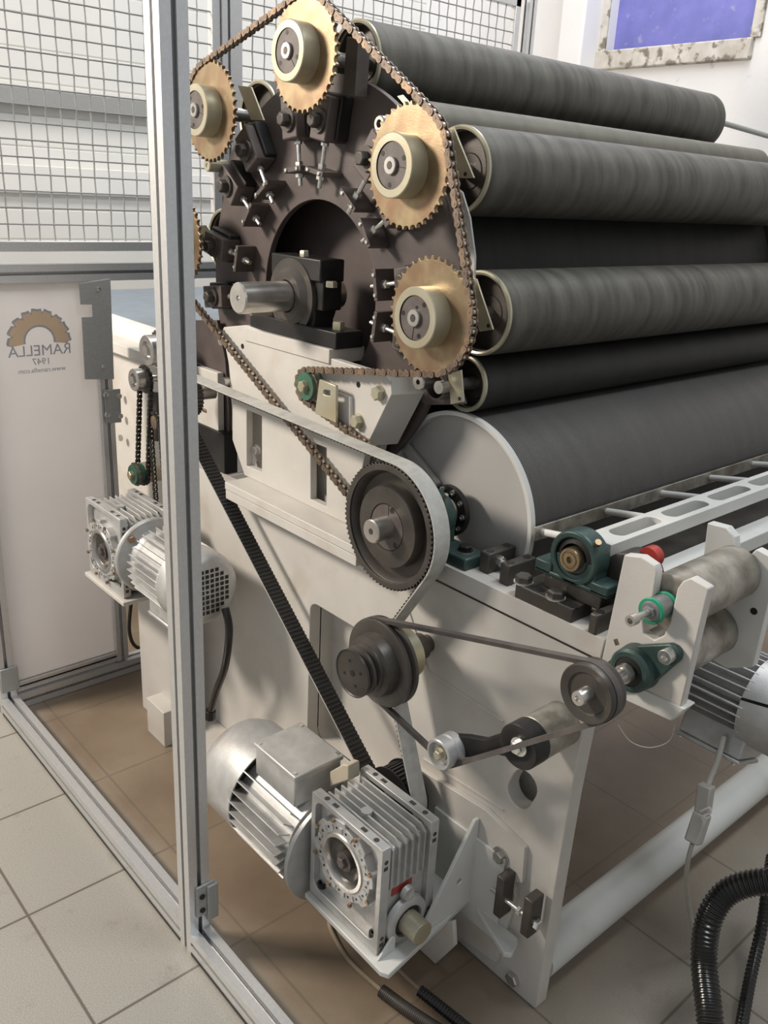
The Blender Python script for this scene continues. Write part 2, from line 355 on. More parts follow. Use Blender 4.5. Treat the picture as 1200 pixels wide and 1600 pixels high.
def struct(name, mb, m, parent=None, bevel=0, smooth=35):
    o = obj(name, mb, m, parent, bevel, smooth)
    if parent is None: o['kind'] = 'structure'
    return o
def copy_tree(o, parent=None):
    c = o.copy(); COL.objects.link(c)
    if parent is not None: c.parent = parent
    ABS[c.name] = ABS[o.name]
    for ch in list(o.children): copy_tree(ch, c)
    return c
def arc(cx, cz, r, a0, a1, n):
    return [(cx + r * math.cos(math.radians(a0 + (a1 - a0) * i / n)), cz + r * math.sin(math.radians(a0 + (a1 - a0) * i / n))) for i in range(n + 1)]
def circle(cx, cz, r, n=32): return arc(cx, cz, r, 0, 360, n)[:-1]
def rrect(x0, z0, x1, z1, r, n=6):
    return arc(x1 - r, z1 - r, r, 0, 90, n) + arc(x0 + r, z1 - r, r, 90, 180, n) + arc(x0 + r, z0 + r, r, 180, 270, n) + arc(x1 - r, z0 + r, r, 270, 360, n)
def slot(cx, cz, l, r, ang=0, n=8):
    pts = arc(l / 2, 0, r, -90, 90, n) + arc(-l / 2, 0, r, 90, 270, n)
    c, s_ = math.cos(math.radians(ang)), math.sin(math.radians(ang))
    return [(cx + a * c - b * s_, cz + a * s_ + b * c) for a, b in pts]

# closed belt path round circles [(x, z, r, sign)], sign +1 = counter-clockwise (seen from the front, x right, z up)
def belt_path(cs, step):
    n = len(cs); tan = []
    for i in range(n):
        x0, z0, r0, s0 = cs[i]; x1, z1, r1, s1 = cs[(i + 1) % n]
        d = Vector((x1 - x0, z1 - z0)); L = d.length; k = s1 * r1 - s0 * r0
        th = math.atan2(d.y, d.x) - math.asin(max(-1, min(1, k / L)))
        u = Vector((math.cos(th), math.sin(th))); nn = Vector((-u.y, u.x))
        tan.append((Vector((x0, z0)) - nn * s0 * r0, Vector((x1, z1)) - nn * s1 * r1, u))
    pts = []
    for i in range(n):
        p, q, u = tan[i]
        pts.append(p)
        L = (q - p).length; m = max(1, int(L / step))
        for j in range(1, m): pts.append(p.lerp(q, j / m))
        pts.append(q)
        x1, z1, r1, s1 = cs[(i + 1) % n]; c = Vector((x1, z1)); nx = tan[(i + 1) % n][0]
        a0 = math.atan2(q.y - z1, q.x - x1); a1 = math.atan2(nx.y - z1, nx.x - x1)
        da = (a1 - a0) % (2 * PI) if s1 > 0 else -((a0 - a1) % (2 * PI))
        if abs(da) > 2 * PI - 0.02: da = 0
        m = max(1, int(abs(da) * r1 / step))
        for j in range(1, m): pts.append(c + Vector((math.cos(a0 + da * j / m), math.sin(a0 + da * j / m))) * r1)
    return pts
def resample(pts, n):
    P = pts + [pts[0]]; L = [0]
    for a, b in zip(P, P[1:]): L.append(L[-1] + (b - a).length)
    out = []; k = 0
    for i in range(n):
        t = L[-1] * i / n
        while L[k + 1] < t: k += 1
        f = (t - L[k]) / max(1e-9, L[k + 1] - L[k]); out.append(P[k].lerp(P[k + 1], f))
    return out, L[-1]
def with_normals(pts, sign=1):
    n = len(pts); out = []
    for i, p in enumerate(pts):
        t = (pts[(i + 1) % n] - pts[i - 1]).normalized(); out.append((p.x, p.y, -t.y * sign, t.x * sign))
    return out
def hexbolt(mb, p, axis, r, h, wr=None):
    p = Vector(p); a = Vector(axis).normalized()
    if wr: mb.cyl(p, p + a * 0.0025, wr, 20); p = p + a * 0.0025
    mb.lathe([(0, 0), (0, r), (h * .8, r), (h, r * .82), (h, 0)], p, a, 6, phase=random.random())

# ------------------------------------------------------------------ key places of the machine
YP = 1.10                     # front of the side frame
MX, MZ = -1.553, 1.251        # main cylinder axis
DX, DZ = -1.113, 0.885        # lower drum axis
Y2 = 2.50                     # far end of the rollers
SP = [(-1.814, 1.613), (-1.475, 1.703), (-1.172, 1.511), (-1.093, 1.270)]   # worker axes, from the left round to the right
YC = 1.08                     # chain plane

# ================================================================== SETTING
mb = MB().add([(-7, -3, 0), (4, -3, 0), (4, 7, 0), (-7, 7, 0)], [(0, 1, 2, 3)])
me = bpy.data.meshes.new('floor'); me.from_pydata(mb.v, [], mb.f); me.materials.append(M_['floor'])
fl = bpy.data.objects.new('floor', me); COL.objects.link(fl); fl['kind'] = 'structure'
XS = -3.55; YB = 4.0
# back wall with the window recess
wl = atY(952, 40, YB).x; wr_ = atY(1178, 30, YB).x; wb = atY(1060, 70, YB).z
struct('wall_back', MB().prism([[(XS, 0), (3.2, 0), (3.2, 4.2), (XS, 4.2)], [(wl, wb), (wl, wb + 1.0), (wr_, wb + 1.0), (wr_, wb)]], YB, YB + 0.25), 'wall')
struct('wall_left', MB().box((XS - 0.2, -2.5, 0), (XS, YB + 0.25, 4.2)), 'wall')
w = obj('window_1', MB().box((wl - 0.01, YB + 0.06, wb - 0.01), (wr_ + 0.01, YB + 0.08, wb + 1.01)), 'blue'); w['kind'] = 'structure'
mbs = MB().box((wl - 0.07, YB - 0.03, wb - 0.085), (wr_ + 0.02, YB + 0.06, wb))
obj('window_sill', mbs, 'dirty', w, 0.006)
mbs = MB().box((wl - 0.10, YB - 0.012, wb - 0.085), (wl - .001, YB, wb + 1.1)).box((wr_ + .001, YB - 0.012, wb), (wr_ + 0.05, YB, wb + 1.1))
obj('window_frame', mbs, 'dirty', w, 0.004)
pxl = atY(868, 100, YB - 0.15).x; pxr = atY(905, 100, YB - 0.15).x
struct('trim_1', MB().box((pxl, YB - 0.15, 0), (pxr, YB, 4.2)), 'wall', bevel=0.01)
# roller shutter in the left wall: ribbed slats
mb = MB(); z = 0.02; prof = []
while z < 3.2:
    prof += [(0.0, z), (0.005, z + 0.004), (0.007, z + 0.105), (0.0, z + 0.108)]; z += 0.11
n = len(prof); vs = []; fs = []
for yy in (-1.9, 3.3):
    for d, zz in prof: vs.append(Vector((XS + 0.03 + d, yy, zz)))
for i in range(n - 1): fs.append((i, i + 1, n + i + 1, n + i))
mb.add(vs, fs); mb.box((XS, -1.9, 0), (XS + 0.028, 3.3, 3.2))
t = thing('roller_shutter', 'cream ribbed roller shutter behind the wire mesh fence', 'shutter', (XS, 0.7, 0))
obj('slat_curtain', mb, 'shut', t, smooth=0)
zr = atX(110, 158, XS + 0.08).z
obj('stiffening_rail', MB().box((XS + 0.04, -1.9, zr - 0.03), (XS + 0.085, 3.3, zr + 0.03)), 'galv', t, 0.004)
zr2 = atX(110, 283, XS + 0.06).z
obj('bottom_strip', MB().box((XS + 0.04, -1.9, zr2 - 0.05), (XS + 0.06, 3.3, zr2 + 0.05)), 'shut', t, 0.004)

# ================================================================== GUARD FENCE (aluminium profile)
def profile_loops(w, slotw=0.0085, deep=0.017):
    h = w / 2; s = slotw / 2; d = h - deep; q = 0.006
    pts = []
    def side(rot):
        base = [(-h, -h), (-s, -h), (-s, -h + 0.0035), (-s - q, -h + 0.0035), (-s - q, -d), (s + q, -d), (s + q, -h + 0.0035), (s, -h + 0.0035), (s, -h)]
        c, si = math.cos(rot), math.sin(rot)
        return [(a * c - b * si, a * si + b * c) for a, b in base]
    for k in range(4): pts += side(k * PI / 2)
    return pts
def alu_bar(mb, p0, p1, w):
    p0 = Vector(p0); p1 = Vector(p1); a = (p1 - p0).normalized(); L = (p1 - p0).length
    if abs(a.z) > 0.9: u = Vector((1, 0, 0)); v = Vector((0, 1, 0))
    elif abs(a.x) > 0.9: u = Vector((0, 1, 0)); v = Vector((0, 0, 1))
    else: u = Vector((1, 0, 0)); v = Vector((0, 0, 1))
    mb.prism([profile_loops(w)], 0, L, fn=lambda x, y, d: p0 + a * d + u * x + v * y)
FW = 0.045; FY = 0.672; FX = -2.32
zt = 2.12
XPOST = -1.2455
mb = MB(); alu_bar(mb, (XPOST, FY, 0), (XPOST, FY, 2.2), FW)
t = thing('fence_post', 'tall slotted aluminium post standing nearest the camera, left of the card machine', 'post', (XPOST, FY, 0), 'slotted aluminium guard posts')
t['group'] = 'slotted aluminium guard posts'
obj('profile', mb, 'alu', t)
hb = MB(); c0 = atX(318, 1408, XPOST + FW / 2)
hb.box((XPOST + FW / 2, FY - 0.010, c0.z - 0.03), (XPOST + FW / 2 + 0.006, FY + 0.032, c0.z + 0.045)); hb.box((XPOST + FW / 2, FY + 0.012, c0.z - 0.045), (XPOST + FW / 2 + 0.012, FY + 0.036, c0.z + 0.04))
hinge = obj('hinge_plate', hb, 'galv', t, 0.002)
s_ = MB(); hexbolt(s_, (XPOST + FW / 2 + 0.006, FY + 0.002, c0.z + 0.02), (1, 0, 0), 0.006, 0.004); hexbolt(s_, (XPOST + FW / 2 + 0.006, FY + 0.002, c0.z - 0.014), (1, 0, 0), 0.006, 0.004)
obj('screw', s_, 'black', hinge)
# bottom rails along the floor
for (x0, x1, lab) in ((FX + FW / 2, XPOST - FW / 2, 'slotted aluminium rail lying on the tiles between corner post and nearest post'), (XPOST + FW / 2, -0.55, 'slotted aluminium floor rail running from the nearest post out of the frame bottom')):
    mb = MB(); alu_bar(mb, (x0, FY, FW / 2 + 0.006), (x1, FY, FW / 2 + 0.006), FW)
    t = thing('fence_floor_rail', lab, 'rail', ((x0 + x1) / 2, FY, 0), 'fence floor rails')
    obj('profile', mb, 'alu', t)
    obj('rubber_strip', MB().box((x0, FY - FW / 2 - 0.001, 0.0), (x1, FY + FW / 2 - 0.004, 0.007)), 'rubber', t)
mb = MB(); alu_bar(mb, (FX, FY, 0), (FX, FY, zt), FW)
t = thing('fence_post', 'slotted aluminium corner post at the left edge, beside the white logo door', 'post', (FX, FY, 0), 'slotted aluminium guard posts')
obj('profile', mb, 'alu', t)
c0 = atX(27, 1058, FX + FW / 2)
hb = MB().box((FX + FW / 2, FY - 0.02, c0.z - 0.035), (FX + FW / 2 + 0.008, FY + 0.03, c0.z + 0.04))
obj('hinge_plate', hb, 'galv', t, 0.002)
# left-hand far run: rail over the door, posts, mesh panel
YD1 = 1.005                                        # right edge of the logo door
ZR = atX(100, 425, FX).z
YE = atX(824, 40, FX).y
for yy, lab in ((atX(352, 60, FX).y, 'slender aluminium post behind the left sprocket, joining two mesh panels'), (YE, 'dark-shaded aluminium post ending the mesh fence beside the white wall')):
    mb = MB(); alu_bar(mb, (FX, yy, ZR + .024 if 'slender' in lab else 0), (FX, yy, zt + 0.05), 0.04)
    t = thing('fence_post', lab, 'post', (FX, yy, 0), 'slotted aluminium guard posts'); obj('profile', mb, 'alu', t)
mb = MB(); alu_bar(mb, (FX, FY + FW / 2, ZR), (FX, YE - 0.02, ZR), FW)
tag(obj('fence_cross_rail', mb, 'alu'), 'horizontal slotted aluminium rail above the white logo door', 'rail', )
mb = MB(); alu_bar(mb, (FX, FY + FW / 2, 0.024), (FX, YE - 0.02, 0.024), FW)
tag(obj('fence_floor_rail', mb, 'alu'), 'slotted aluminium floor rail running beneath the white logo door', 'rail', 'fence floor rails')
# mesh panels
def wire_panel(y0, y1, z0, z1, lab):
    t = thing('mesh_panel', lab, 'fence panel', (FX, (y0 + y1) / 2, z0), 'crimped wire mesh panels')
    fr = MB(); w = 0.026
    fr.box((FX - .012, y0, z0), (FX + .012, y1, z0 + w)).box((FX - .012, y0, z1 - w), (FX + .012, y1, z1)).box((FX - .012, y0, z0), (FX + .012, y0 + w, z1)).box((FX - .012, y1 - w, z0), (FX + .012, y1, z1))
    obj('panel_frame', fr, 'alu', t, 0.002)
    p = 0.0405; wm = MB(); ny = int((y1 - y0 - 2 * w) / p); nz = int((z1 - z0 - 2 * w) / p)
    y_0 = y0 + w; z_0 = z0 + w
    for j in range(1, nz + 1):
        z = z_0 + j * (z1 - z0 - 2 * w) / (nz + 1); pts = []
        for i in range(0, 2 * (ny + 1) + 1):
            k = i / 2; pts.append((FX + (0.0017 * (-1) ** (int(k) + j) if i % 2 == 0 else 0), y_0 + k * (y1 - y0 - 2 * w) / (ny + 1), z))
        wm.tube(pts, 0.0021, 5)
    for i in range(1, ny + 1):
        y = y_0 + i * (y1 - y0 - 2 * w) / (ny + 1); pts = []
        for j in range(0, 2 * (nz + 1) + 1):
            k = j / 2; pts.append((FX - (0.0017 * (-1) ** (int(k) + i) if j % 2 == 0 else 0), y, z_0 + k * (z1 - z0 - 2 * w) / (nz + 1)))
        wm.tube(pts, 0.0021, 5)
    obj('wire_mesh', wm, 'galv', t, smooth=60)
ym = atX(352, 60, FX).y
zm0 = atX(0, 393, FX).z
wire_panel(FY + FW / 2 + 0.002, ym - 0.022, zm0, zt, 'crimped wire mesh panel above the logo door, left of the sprockets')
wire_panel(ym + 0.022, YE - 0.055, zm0, zt, 'crimped wire mesh panel behind the top rollers, toward the white wall')
# logo door
ydl = FY + FW / 2 + 0.004; zd0 = 0.052; zd1 = ZR - FW / 2 - 0.003
t = thing('guard_door', 'white guard door with faded mirrored orange saw-blade emblem and mirror-written lettering', 'door', (FX, (ydl + YD1) / 2, zd0))
fr = MB()
alu_bar(fr, (FX, YD1 + 0.018, zd0), (FX, YD1 + 0.018, zd1), 0.036)
alu_bar(fr, (FX, ydl, zd0 + 0.015), (FX, YD1, zd0 + 0.015), 0.028)
obj('door_frame', fr, 'alu', t)
obj('panel', MB().box((FX - 0.006, ydl, zd0 + 0.03), (FX + 0.002, YD1 + 0.002, zd1)), 'white', t)
def dpt(px, py): q = atX(px, py, FX + 0.002); return (q.y, q.z)
# emblem: half ring with notched rim
def emblem_pts(rin, rout, teeth, amp):
    c = dpt(62, 533); out = []
    n = 60
    for i in range(n + 1):
        a = -8 + 196 * i / n; ph = (i * teeth / n) % 1.0
        r = rout * (1 - (amp if ph < 0.18 else 0)) * (1 + 0.02 * math.sin(i))
        out.append((c[0] + r * math.cos(math.radians(a)), c[1] + r * math.sin(math.radians(a))))
    for i in range(n + 1):
        a = 188 - 196 * i / n
        out.append((c[0] + rin * math.cos(math.radians(a)), c[1] + rin * math.sin(math.radians(a))))
    return out
R1 = (dpt(111, 520)[0] - dpt(10, 520)[0]) / 2
obj('emblem_outline', MB().prism([emblem_pts(R1 * 0.44, R1 * 1.0, 9, 0.12)], FX + 0.0021, FX + 0.0026, 'YZ'), 'inkg', t)
obj('emblem_fill', MB().prism([emblem_pts(R1 * 0.50, R1 * 0.93, 9, 0.13)], FX + 0.0027, FX + 0.0030, 'YZ'), 'inko', t)
def text_on(name, body, px, py, wid_px, m, parent):
    cu = bpy.data.curves.new(name, 'FONT'); cu.body = body; cu.align_x = 'CENTER'; cu.align_y = 'CENTER'; cu.size = 1; cu.extrude = 0.0004; cu.offset = 0.0
    tmp = bpy.data.objects.new(name, cu); COL.objects.link(tmp)
    dg = bpy.context.evaluated_depsgraph_get(); me = bpy.data.meshes.new_from_object(tmp.evaluated_get(dg))
    COL.objects.unlink(tmp); bpy.data.objects.remove(tmp)
    xs = [v.co.x for v in me.vertices]; w = max(xs) - min(xs)
    a = dpt(px - wid_px / 2, py); b = dpt(px + wid_px / 2, py); W = b[0] - a[0]; c = dpt(px, py); s = W / w
    for v in me.vertices:        # mirrored: reads from the other side of the door
        v.co = Vector((FX + 0.0024 + v.co.z, c[0] - v.co.x * s, c[1] + v.co.y * s)) - ABS[parent.name]
    me.materials.append(M_[m]); o = bpy.data.objects.new(name, me); COL.objects.link(o); o.parent = parent
    return o
text_on('lettering', 'RAMELLA', 63, 548, 98, 'inkg', t)
text_on('lettering', '1947', 65, 565, 26, 'inkg', t)
text_on('lettering', 'www.ramella.com', 66, 578, 74, 'inkg', t)
# latch plate of the door
lp = [(118, 441), (166, 434), (172, 590), (127, 590), (122, 494), (139, 493), (138, 474), (120, 474)]
o = obj('latch_plate', MB().prism([[dpt(a, b) for a, b in lp]], FX + 0.024, FX + 0.028, 'YZ'), 'galv', t, 0.0008)
s_ = MB()
for a, b in ((154, 452), (161, 573)):
    q = atX(a, b, FX + 0.028); s_.lathe([(0, .007), (.003, .006), (.004, 0)], q, (1, 0, 0), 12)
obj('rivet', s_, 'zinc', o)
tt = thing('hinge_bracket', 'grey four-hole hinge bracket bolted beside the logo door under the latch plate', 'bracket', (FX + 0.02, atX(170, 630, FX).y, atX(170, 660, FX).z))
hp = [dpt(157, 607), dpt(182, 605), dpt(184, 657), dpt(160, 659)]
obj('plate', MB().prism([hp], FX + 0.0235, FX + 0.0265, 'YZ'), 'galv', tt, 0.001)
s_ = MB()
for a, b in ((166, 617), (168, 648), (186, 619), (188, 650)):
    q = atX(a, b, FX + 0.0265); s_.lathe([(0, 0), (0, .0085), (.004, .007), (.0045, 0)], q, (1, 0, 0), 14)
obj('bolt', s_, 'zinc', tt)

# ================================================================== SIDE FRAME
XR = -0.685; XL = -2.06; ZT = 0.818
t = thing('side_frame', 'large grey-beige steel side frame plate carrying the pulleys and bearings', 'machine frame', (-1.3, YP, 0))
zl = 0.765
outer = [(XL, 0.0), (-0.700, 0.0), (-0.692, 0.50), (-0.683, 0.70), (-0.672, ZT), (-1.14, ZT), (-1.16, zl), (XL, zl)]
hx0, hz1 = -1.445, 0.577
recess = rrect(hx0, 0.20, -1.12, hz1, 0.025)
oval = [(q[0], q[1]) for q in slot(-0.795, 0.455, 0.03, 0.028, 70)]
big = rrect(-1.02, 0.02, -0.86, 0.10, 0.012)
obj('face_plate', MB().prism([outer, recess, oval], YP, YP + 0.035), 'cream', t, 0.002)
obj('recess_plate', MB().box((hx0 - 0.03, YP + 0.07, 0.15), (-0.75, YP + 0.09, hz1 + 0.03)), 'cream', t)
obj('recess_wall', MB().prism([rrect(hx0 - .004, .196, -1.116, hz1 + .004, 0.027), recess], YP + 0.03, YP + 0.07), 'cream', t)
obj('top_beam', MB().box((-1.16, YP + 0.036, ZT - 0.06), (-0.674, 1.195, ZT)), 'cream', t, 0.002)
obj('shadow_gap_strip', MB().box((-1.155, YP - 0.0015, ZT - 0.040), (-0.675, YP + 0.002, ZT - 0.037)), 'black', t)
# ledge under the tower bracket, two stacked bars
LY = 1.035
obj('ledge', MB().box((-1.705, LY, 0.787), (-1.215, YP + 0.07, 0.806)), 'cream', t, 0.002)
obj('ledge', MB().box((-1.705, LY + 0.002, 0.763), (-1.215, YP + 0.07, 0.786)), 'cream', t, 0.002)
# raised plates of the frame at right
st1 = XZ([(667, 1048), (787, 1127), (905, 1180), (925, 1060), (940, 1012), (700, 895)], YP)
rp = XZ([(650, 1190), (787, 1268), (826, 1322), (822, 1352), (790, 1372), (838, 1400), (830, 1600), (700, 1600), (655, 1500)], YP)
obj('gearbox_plate', MB().prism([[(a, max(b, .004)) for a, b in XZ([(640, 1185), (765, 1262), (826, 1322), (822, 1376), (806, 1372), (812, 1396), (780, 1500), (640, 1400)], YP)]], YP - 0.012, YP), 'cream', t, 0.0015)
sl = MB()
def edge_strip(a, b, w=0.003):
    p = atY(*a, YP); q = atY(*b, YP); sl.bar(p + Vector((0, -0.001, 0)), q + Vector((0, -0.001, 0)), 0.004, w, (0, 0, 1))
edge_strip((667, 1048), (787, 1127)); edge_strip((640, 955), (668, 1045)); edge_strip((662, 1185), (787, 1265))
obj('weld_seam', sl, 'cream', t)
# floor foot with bolts behind the hoses
ft = MB().box((-2.02, YP - 0.11, 0), (-1.05, YP + 0.0, 0.028))
obj('foot_beam', ft, 'cream', t, 0.002)
fb = MB(); 
for a, b in ((783, 1337), (866, 1204)):
    pass
q = atY(783, 1337, YP - 0.012); fb.cyl(q, q + Vector((0, -0.004, 0)), 0.019, 20); hexbolt(fb, q + Vector((0, -0.004, 0)), (0, -1, 0), 0.013, 0.009)
q = atY(803, 1528, YP); hexbolt(fb, q, (0, -1, 0), 0.015, 0.012)
q = atY(730, 1535, YP); hexbolt(fb, q, (0, -1, 0), 0.011, 0.01); q = atY(722, 1568, YP); hexbolt(fb, q, (0, -1, 0), 0.009, 0.02)
q = atY(397, 805, YP); 
obj('hex_bolt', fb, 'steel', t)

# jack bolt blocks on the gearbox plate
t = thing('tension_screw_block', 'pair of dark tensioning blocks joined by a zinc screw on the lower right frame', 'tensioner', tuple(atY(795, 1420, YP - 0.012)))
def pbox(px0, px1, y0, y1, hz=None):
    a = atY(*px0, y0); b = atY(*px1, y0); return MB().box((a.x, y0, a.z), (b.x, y1, b.z))
a = atY(769, 1428, 1.053); b = atY(788, 1376, 1.053)
obj('block', MB().box((a.x, 1.053, a.z), (b.x, 1.0875, b.z)), 'darks', t, 0.003)
a = atY(811, 1458, 1.052); b = atY(832, 1411, 1.052)
obj('block', MB().box((a.x, 1.052, a.z), (b.x, 1.0875, b.z)), 'darks', t, 0.003)
p = atY(768, 1388, 1.065); q = atY(838, 1432, 1.065); q.z = p.z
sc = MB().cyl(p, q + Vector((0.004, 0, 0)), 0.005, 12); hexbolt(sc, q + Vector((0.002, 0, 0)), (1, 0, 0), 0.011, 0.008); hexbolt(sc, p.lerp(q, .62), (1, 0, 0), 0.009, 0.008)
obj('screw', sc, 'zinc', t)

# cross tube along the floor
t = thing('cross_tube', 'long light-grey round tube joining the side frames near the floor, right side', 'tube', (-0.67, 2.0, 0.16))
obj('pipe', MB().cyl((-0.737, YP + 0.036, 0.077), (-0.737, 3.6, 0.077), 0.042, 40), 'lgrey', t)
# far side frame of the machine

# ================================================================== TOWER BRACKET that carries the main bearing
t = thing('tower_bracket', 'grey-beige welded bracket standing on the ledge and carrying the main shaft bearing', 'bracket', (-1.5, YP, 0.806))
BY = 1.10
pl = XZ([(347, 516), (350, 511), (384, 508), (517, 560), (606, 588), (611, 598), (612, 617), (573, 697), (560, 760)], BY)
pl += [(-1.235, 0.806), (-1.72, 0.806)] + XZ([(363, 687), (363, 620), (357, 567)], BY)
holes = [rrect(*XZ([(386, 726)], BY)[0], *XZ([(407, 655)], BY)[0], 0.003)]
pk1 = XZ([(385, 640), (385, 728), (409, 738), (409, 650)], BY); pk2 = XZ([(485, 690), (485, 780), (510, 792), (510, 700)], BY)
obj('web_plate', MB().prism([pl, pk1, pk2], BY, BY + 0.018), 'cream', t, 0.0015)
obj('back_plate', MB().prism([[(a * 1.03 + 0.03 if a > -1.4 else a, b - (0.02 if b > 1.0 and a > -1.4 else 0)) for a, b in pl]], BY + 0.045, BY + 0.065), 'cream', t, 0.0015)
gp = XZ([(611, 590), (612, 617), (573, 697)], BY)
sv = MB(); 
for (x0, z0), (x1, z1) in zip(gp, gp[1:]):
    sv.add([(x0, BY, z0), (x1, BY, z1), (x1 + 0.02, BY + 0.065, z1), (x0 + 0.02, BY + 0.065, z0)], [(0, 1, 2, 3)])
obj('edge_plate', sv, 'cream', t)
tb = XZ([(384, 508), (517, 546)], BY); zt_ = (tb[0][1] + tb[1][1]) / 2
tb0 = atY(384, 508, BY); tb1 = atY(517, 546, BY)
ZBT = tb1.z
obj('top_bar', MB().box((tb0.x, BY - 0.004, ZBT - 0.03), (tb1.x, 1.19, ZBT)), 'cream', t, 0.0015)
# shims/pins and bolts
bb = MB()
for (px_, py_) in ((352, 532), (332 + 24, 596)):
    q = atY(px_, py_, BY); bb.cyl(q, q + Vector((0, -0.014, 0)), 0.011, 20)
q = atY(402, 703, BY + 0.02); hexbolt(bb, q, (0, -1, 0), 0.010, 0.008, 0.014)
obj('bolt', bb, 'steel', t)
bb = MB()
for (px_, py_) in ((407, 728), (515, 782)):
    q = atZ(px_, py_, 0.818); bb.lathe([(-.012, 0.012), (.012, 0.012), (.012, .007), (.004, .006), (.004, 0)], q, (0, 0, 1), 20)
obj('dowel_ring', bb, 'cream', t)
bb = MB()
for (px_, py_) in ((420, 742), (528, 793)):
    q = atZ(px_, py_, 0.8065); bb.cyl(q, q + Vector((0, 0, 0.003)), 0.009, 16)
obj('washer', bb, 'brass', t)
# triangular gusset with slotted tension plate
t = thing('slotted_tension_plate', 'slotted pale steel plate holding the green chain idler on the tower bracket', 'bracket', tuple(atY(530, 640, BY - 0.01)))
tp = XZ([(505, 592), (531, 602), (531, 660), (498, 645)], BY - 0.02)
obj('plate', MB().prism([tp, slot(*XZ([(518, 613)], BY - .02)[0], 0.018, 0.0055, 5)], BY - 0.03, BY - 0.024), 'pale', t, 0.001)
tp = XZ([(531, 612), (552, 620), (552, 700), (531, 690)], BY)
obj('guide_strip', MB().prism([tp], BY - 0.008, BY), 'cream', t, 0.001)
bb = MB()
for (a, b) in ((594, 614), (561, 658)):
    q = atY(a, b, BY); hexbolt(bb, q, (0, -1, 0), 0.0145, 0.012, 0.0155)
obj('hex_bolt', bb, 'pale', t)
bb = MB()
for (a, b) in ((560, 601), (532, 667), (379, 541)):
    q = atY(a, b, BY); bb.cyl(q + Vector((0, -0.0006, 0)), q + Vector((0, 0.002, 0)), 0.006, 16)
obj('tapped_hole', bb, 'black', t)

# ================================================================== MAIN CYLINDER, END PLATE, SHAFT, BEARING
t = thing('main_cylinder', 'huge shade-darkened card-wire main cylinder hidden behind the ring of worker rollers', 'roller', (MX, 1.2, MZ - 0.375))
obj('wire_covered_drum', MB().lathe([(0, 0.352), (0, 0.368), (Y2 - 1.2, 0.368), (Y2 - 1.2, 0)], (MX, 1.2, MZ), seg=96), 'cloth_shade', t)
obj('end_disc', MB().cyl((MX, 1.29, MZ), (MX, 1.30, MZ), 0.352, 96), 'brown', t)
obj('end_rim', MB().lathe([(0, 0.345), (-0.006, 0.350), (-0.006, 0.374), (0.006, 0.374)], (MX, 1.2, MZ), seg=96), 'steel', t)
t2 = thing('main_shaft', 'thick bright steel main shaft stub pointing out of the dark bearing', 'shaft', (MX, 0.979, MZ - 0.032))
obj('shaft', MB().lathe([(0, 0), (0.006, 0.003), (0, 0.006), (0, 0.029), (0.003, 0.0318), (0.26, 0.0318)], (MX, 0.979, MZ), seg=48), 'steel', t2)
obj('shaft_key', MB().box((MX - 0.004, 1.01, MZ - 0.036), (MX + 0.006, 1.06, MZ - 0.031)), 'pale', t2)
# end plate: dark brown, with big round opening, lobed outline
outl = []
for a in range(-60, 241, 3):
    r = 0.435
    if 128 < a < 155: r = 0.445
    if a >= 150: r = 0.42
    if -60 <= a < -20: r = 0.40
    outl.append((MX + r * math.cos(math.radians(a)), MZ + r * math.sin(math.radians(a))))
t = thing('end_plate', 'dark brown arched end plate with round opening around the main shaft', 'machine plate', (MX, 1.18, 0.85))
obj('plate', MB().prism([outl, circle(MX, MZ, 0.196, 64)], 1.18, 1.195), 'brown', t, 0.001)
# lower part: dark leg left of the tower bracket
t3 = thing('lower_support_leg', 'dark brown machine leg with black box seen behind the nearest post', 'machine plate', (-1.85, 1.15, 0.78))
lg = XZ([(300, 500), (345, 500), (358, 560), (364, 640), (364, 735), (300, 700)], 1.17)
obj('leg_plate', MB().prism([lg], 1.158, 1.168), 'brown', t3, 0.001)
bx = XZ([(306, 660), (350, 680), (350, 742), (306, 722)], 1.13)
obj('black_box', MB().box((bx[0][0], 1.13, bx[2][1]), (bx[1][0], 1.17, bx[0][1])), 'black', t3, 0.002)
q = atY(318, 640, 1.14); obj('brass_fitting', MB().cyl(q, q + Vector((0.02, 0, 0)), 0.006, 12), 'brass', t3)
# main bearing pillow block
t = thing('main_pillow_bearing', 'black plummer block bearing of the main shaft bolted on the tower bracket', 'bearing', (MX, 1.13, ZBT))
z0 = ZBT
bd = MB().lathe([(0, 0.034), (0, 0.050), (0.012, 0.062), (0.012, 0.078), (0.078, 0.078), (0.078, 0.03)], (MX, 1.098, MZ), seg=48)
obj('bearing_ring', bd, 'darks', t, 0)
hs = MB().box((MX - 0.06, 1.118, z0 + 0.03), (MX + 0.075, 1.17, MZ + 0.03))
hs.box((MX - 0.075, 1.112, MZ + 0.038), (MX + 0.10, 1.175, MZ + 0.083))
hs.box((MX + 0.055, 1.12, MZ - 0.02), (MX + 0.10, 1.17, MZ + 0.04))
obj('housing', hs, 'black', t, 0.003)
obj('foot', MB().box((MX - 0.15, 1.106, z0), (MX + 0.165, 1.178, z0 + 0.034)), 'black', t, 0.002)
bb = MB(); hexbolt(bb, (MX + 0.13, 1.14, z0 + 0.034), (0, 0, 1), 0.013, 0.016); hexbolt(bb, (MX - 0.125, 1.14, z0 + 0.034), (0, 0, 1), 0.013, 0.016)
hexbolt(bb, (MX + 0.02, 1.13, MZ + 0.083), (0, 0, 1), 0.010, 0.012); hexbolt(bb, (MX + 0.115, 1.13, MZ + 0.03), (0, 0, 1), 0.012, 0.012)
obj('hex_bolt', bb, 'pale', t)

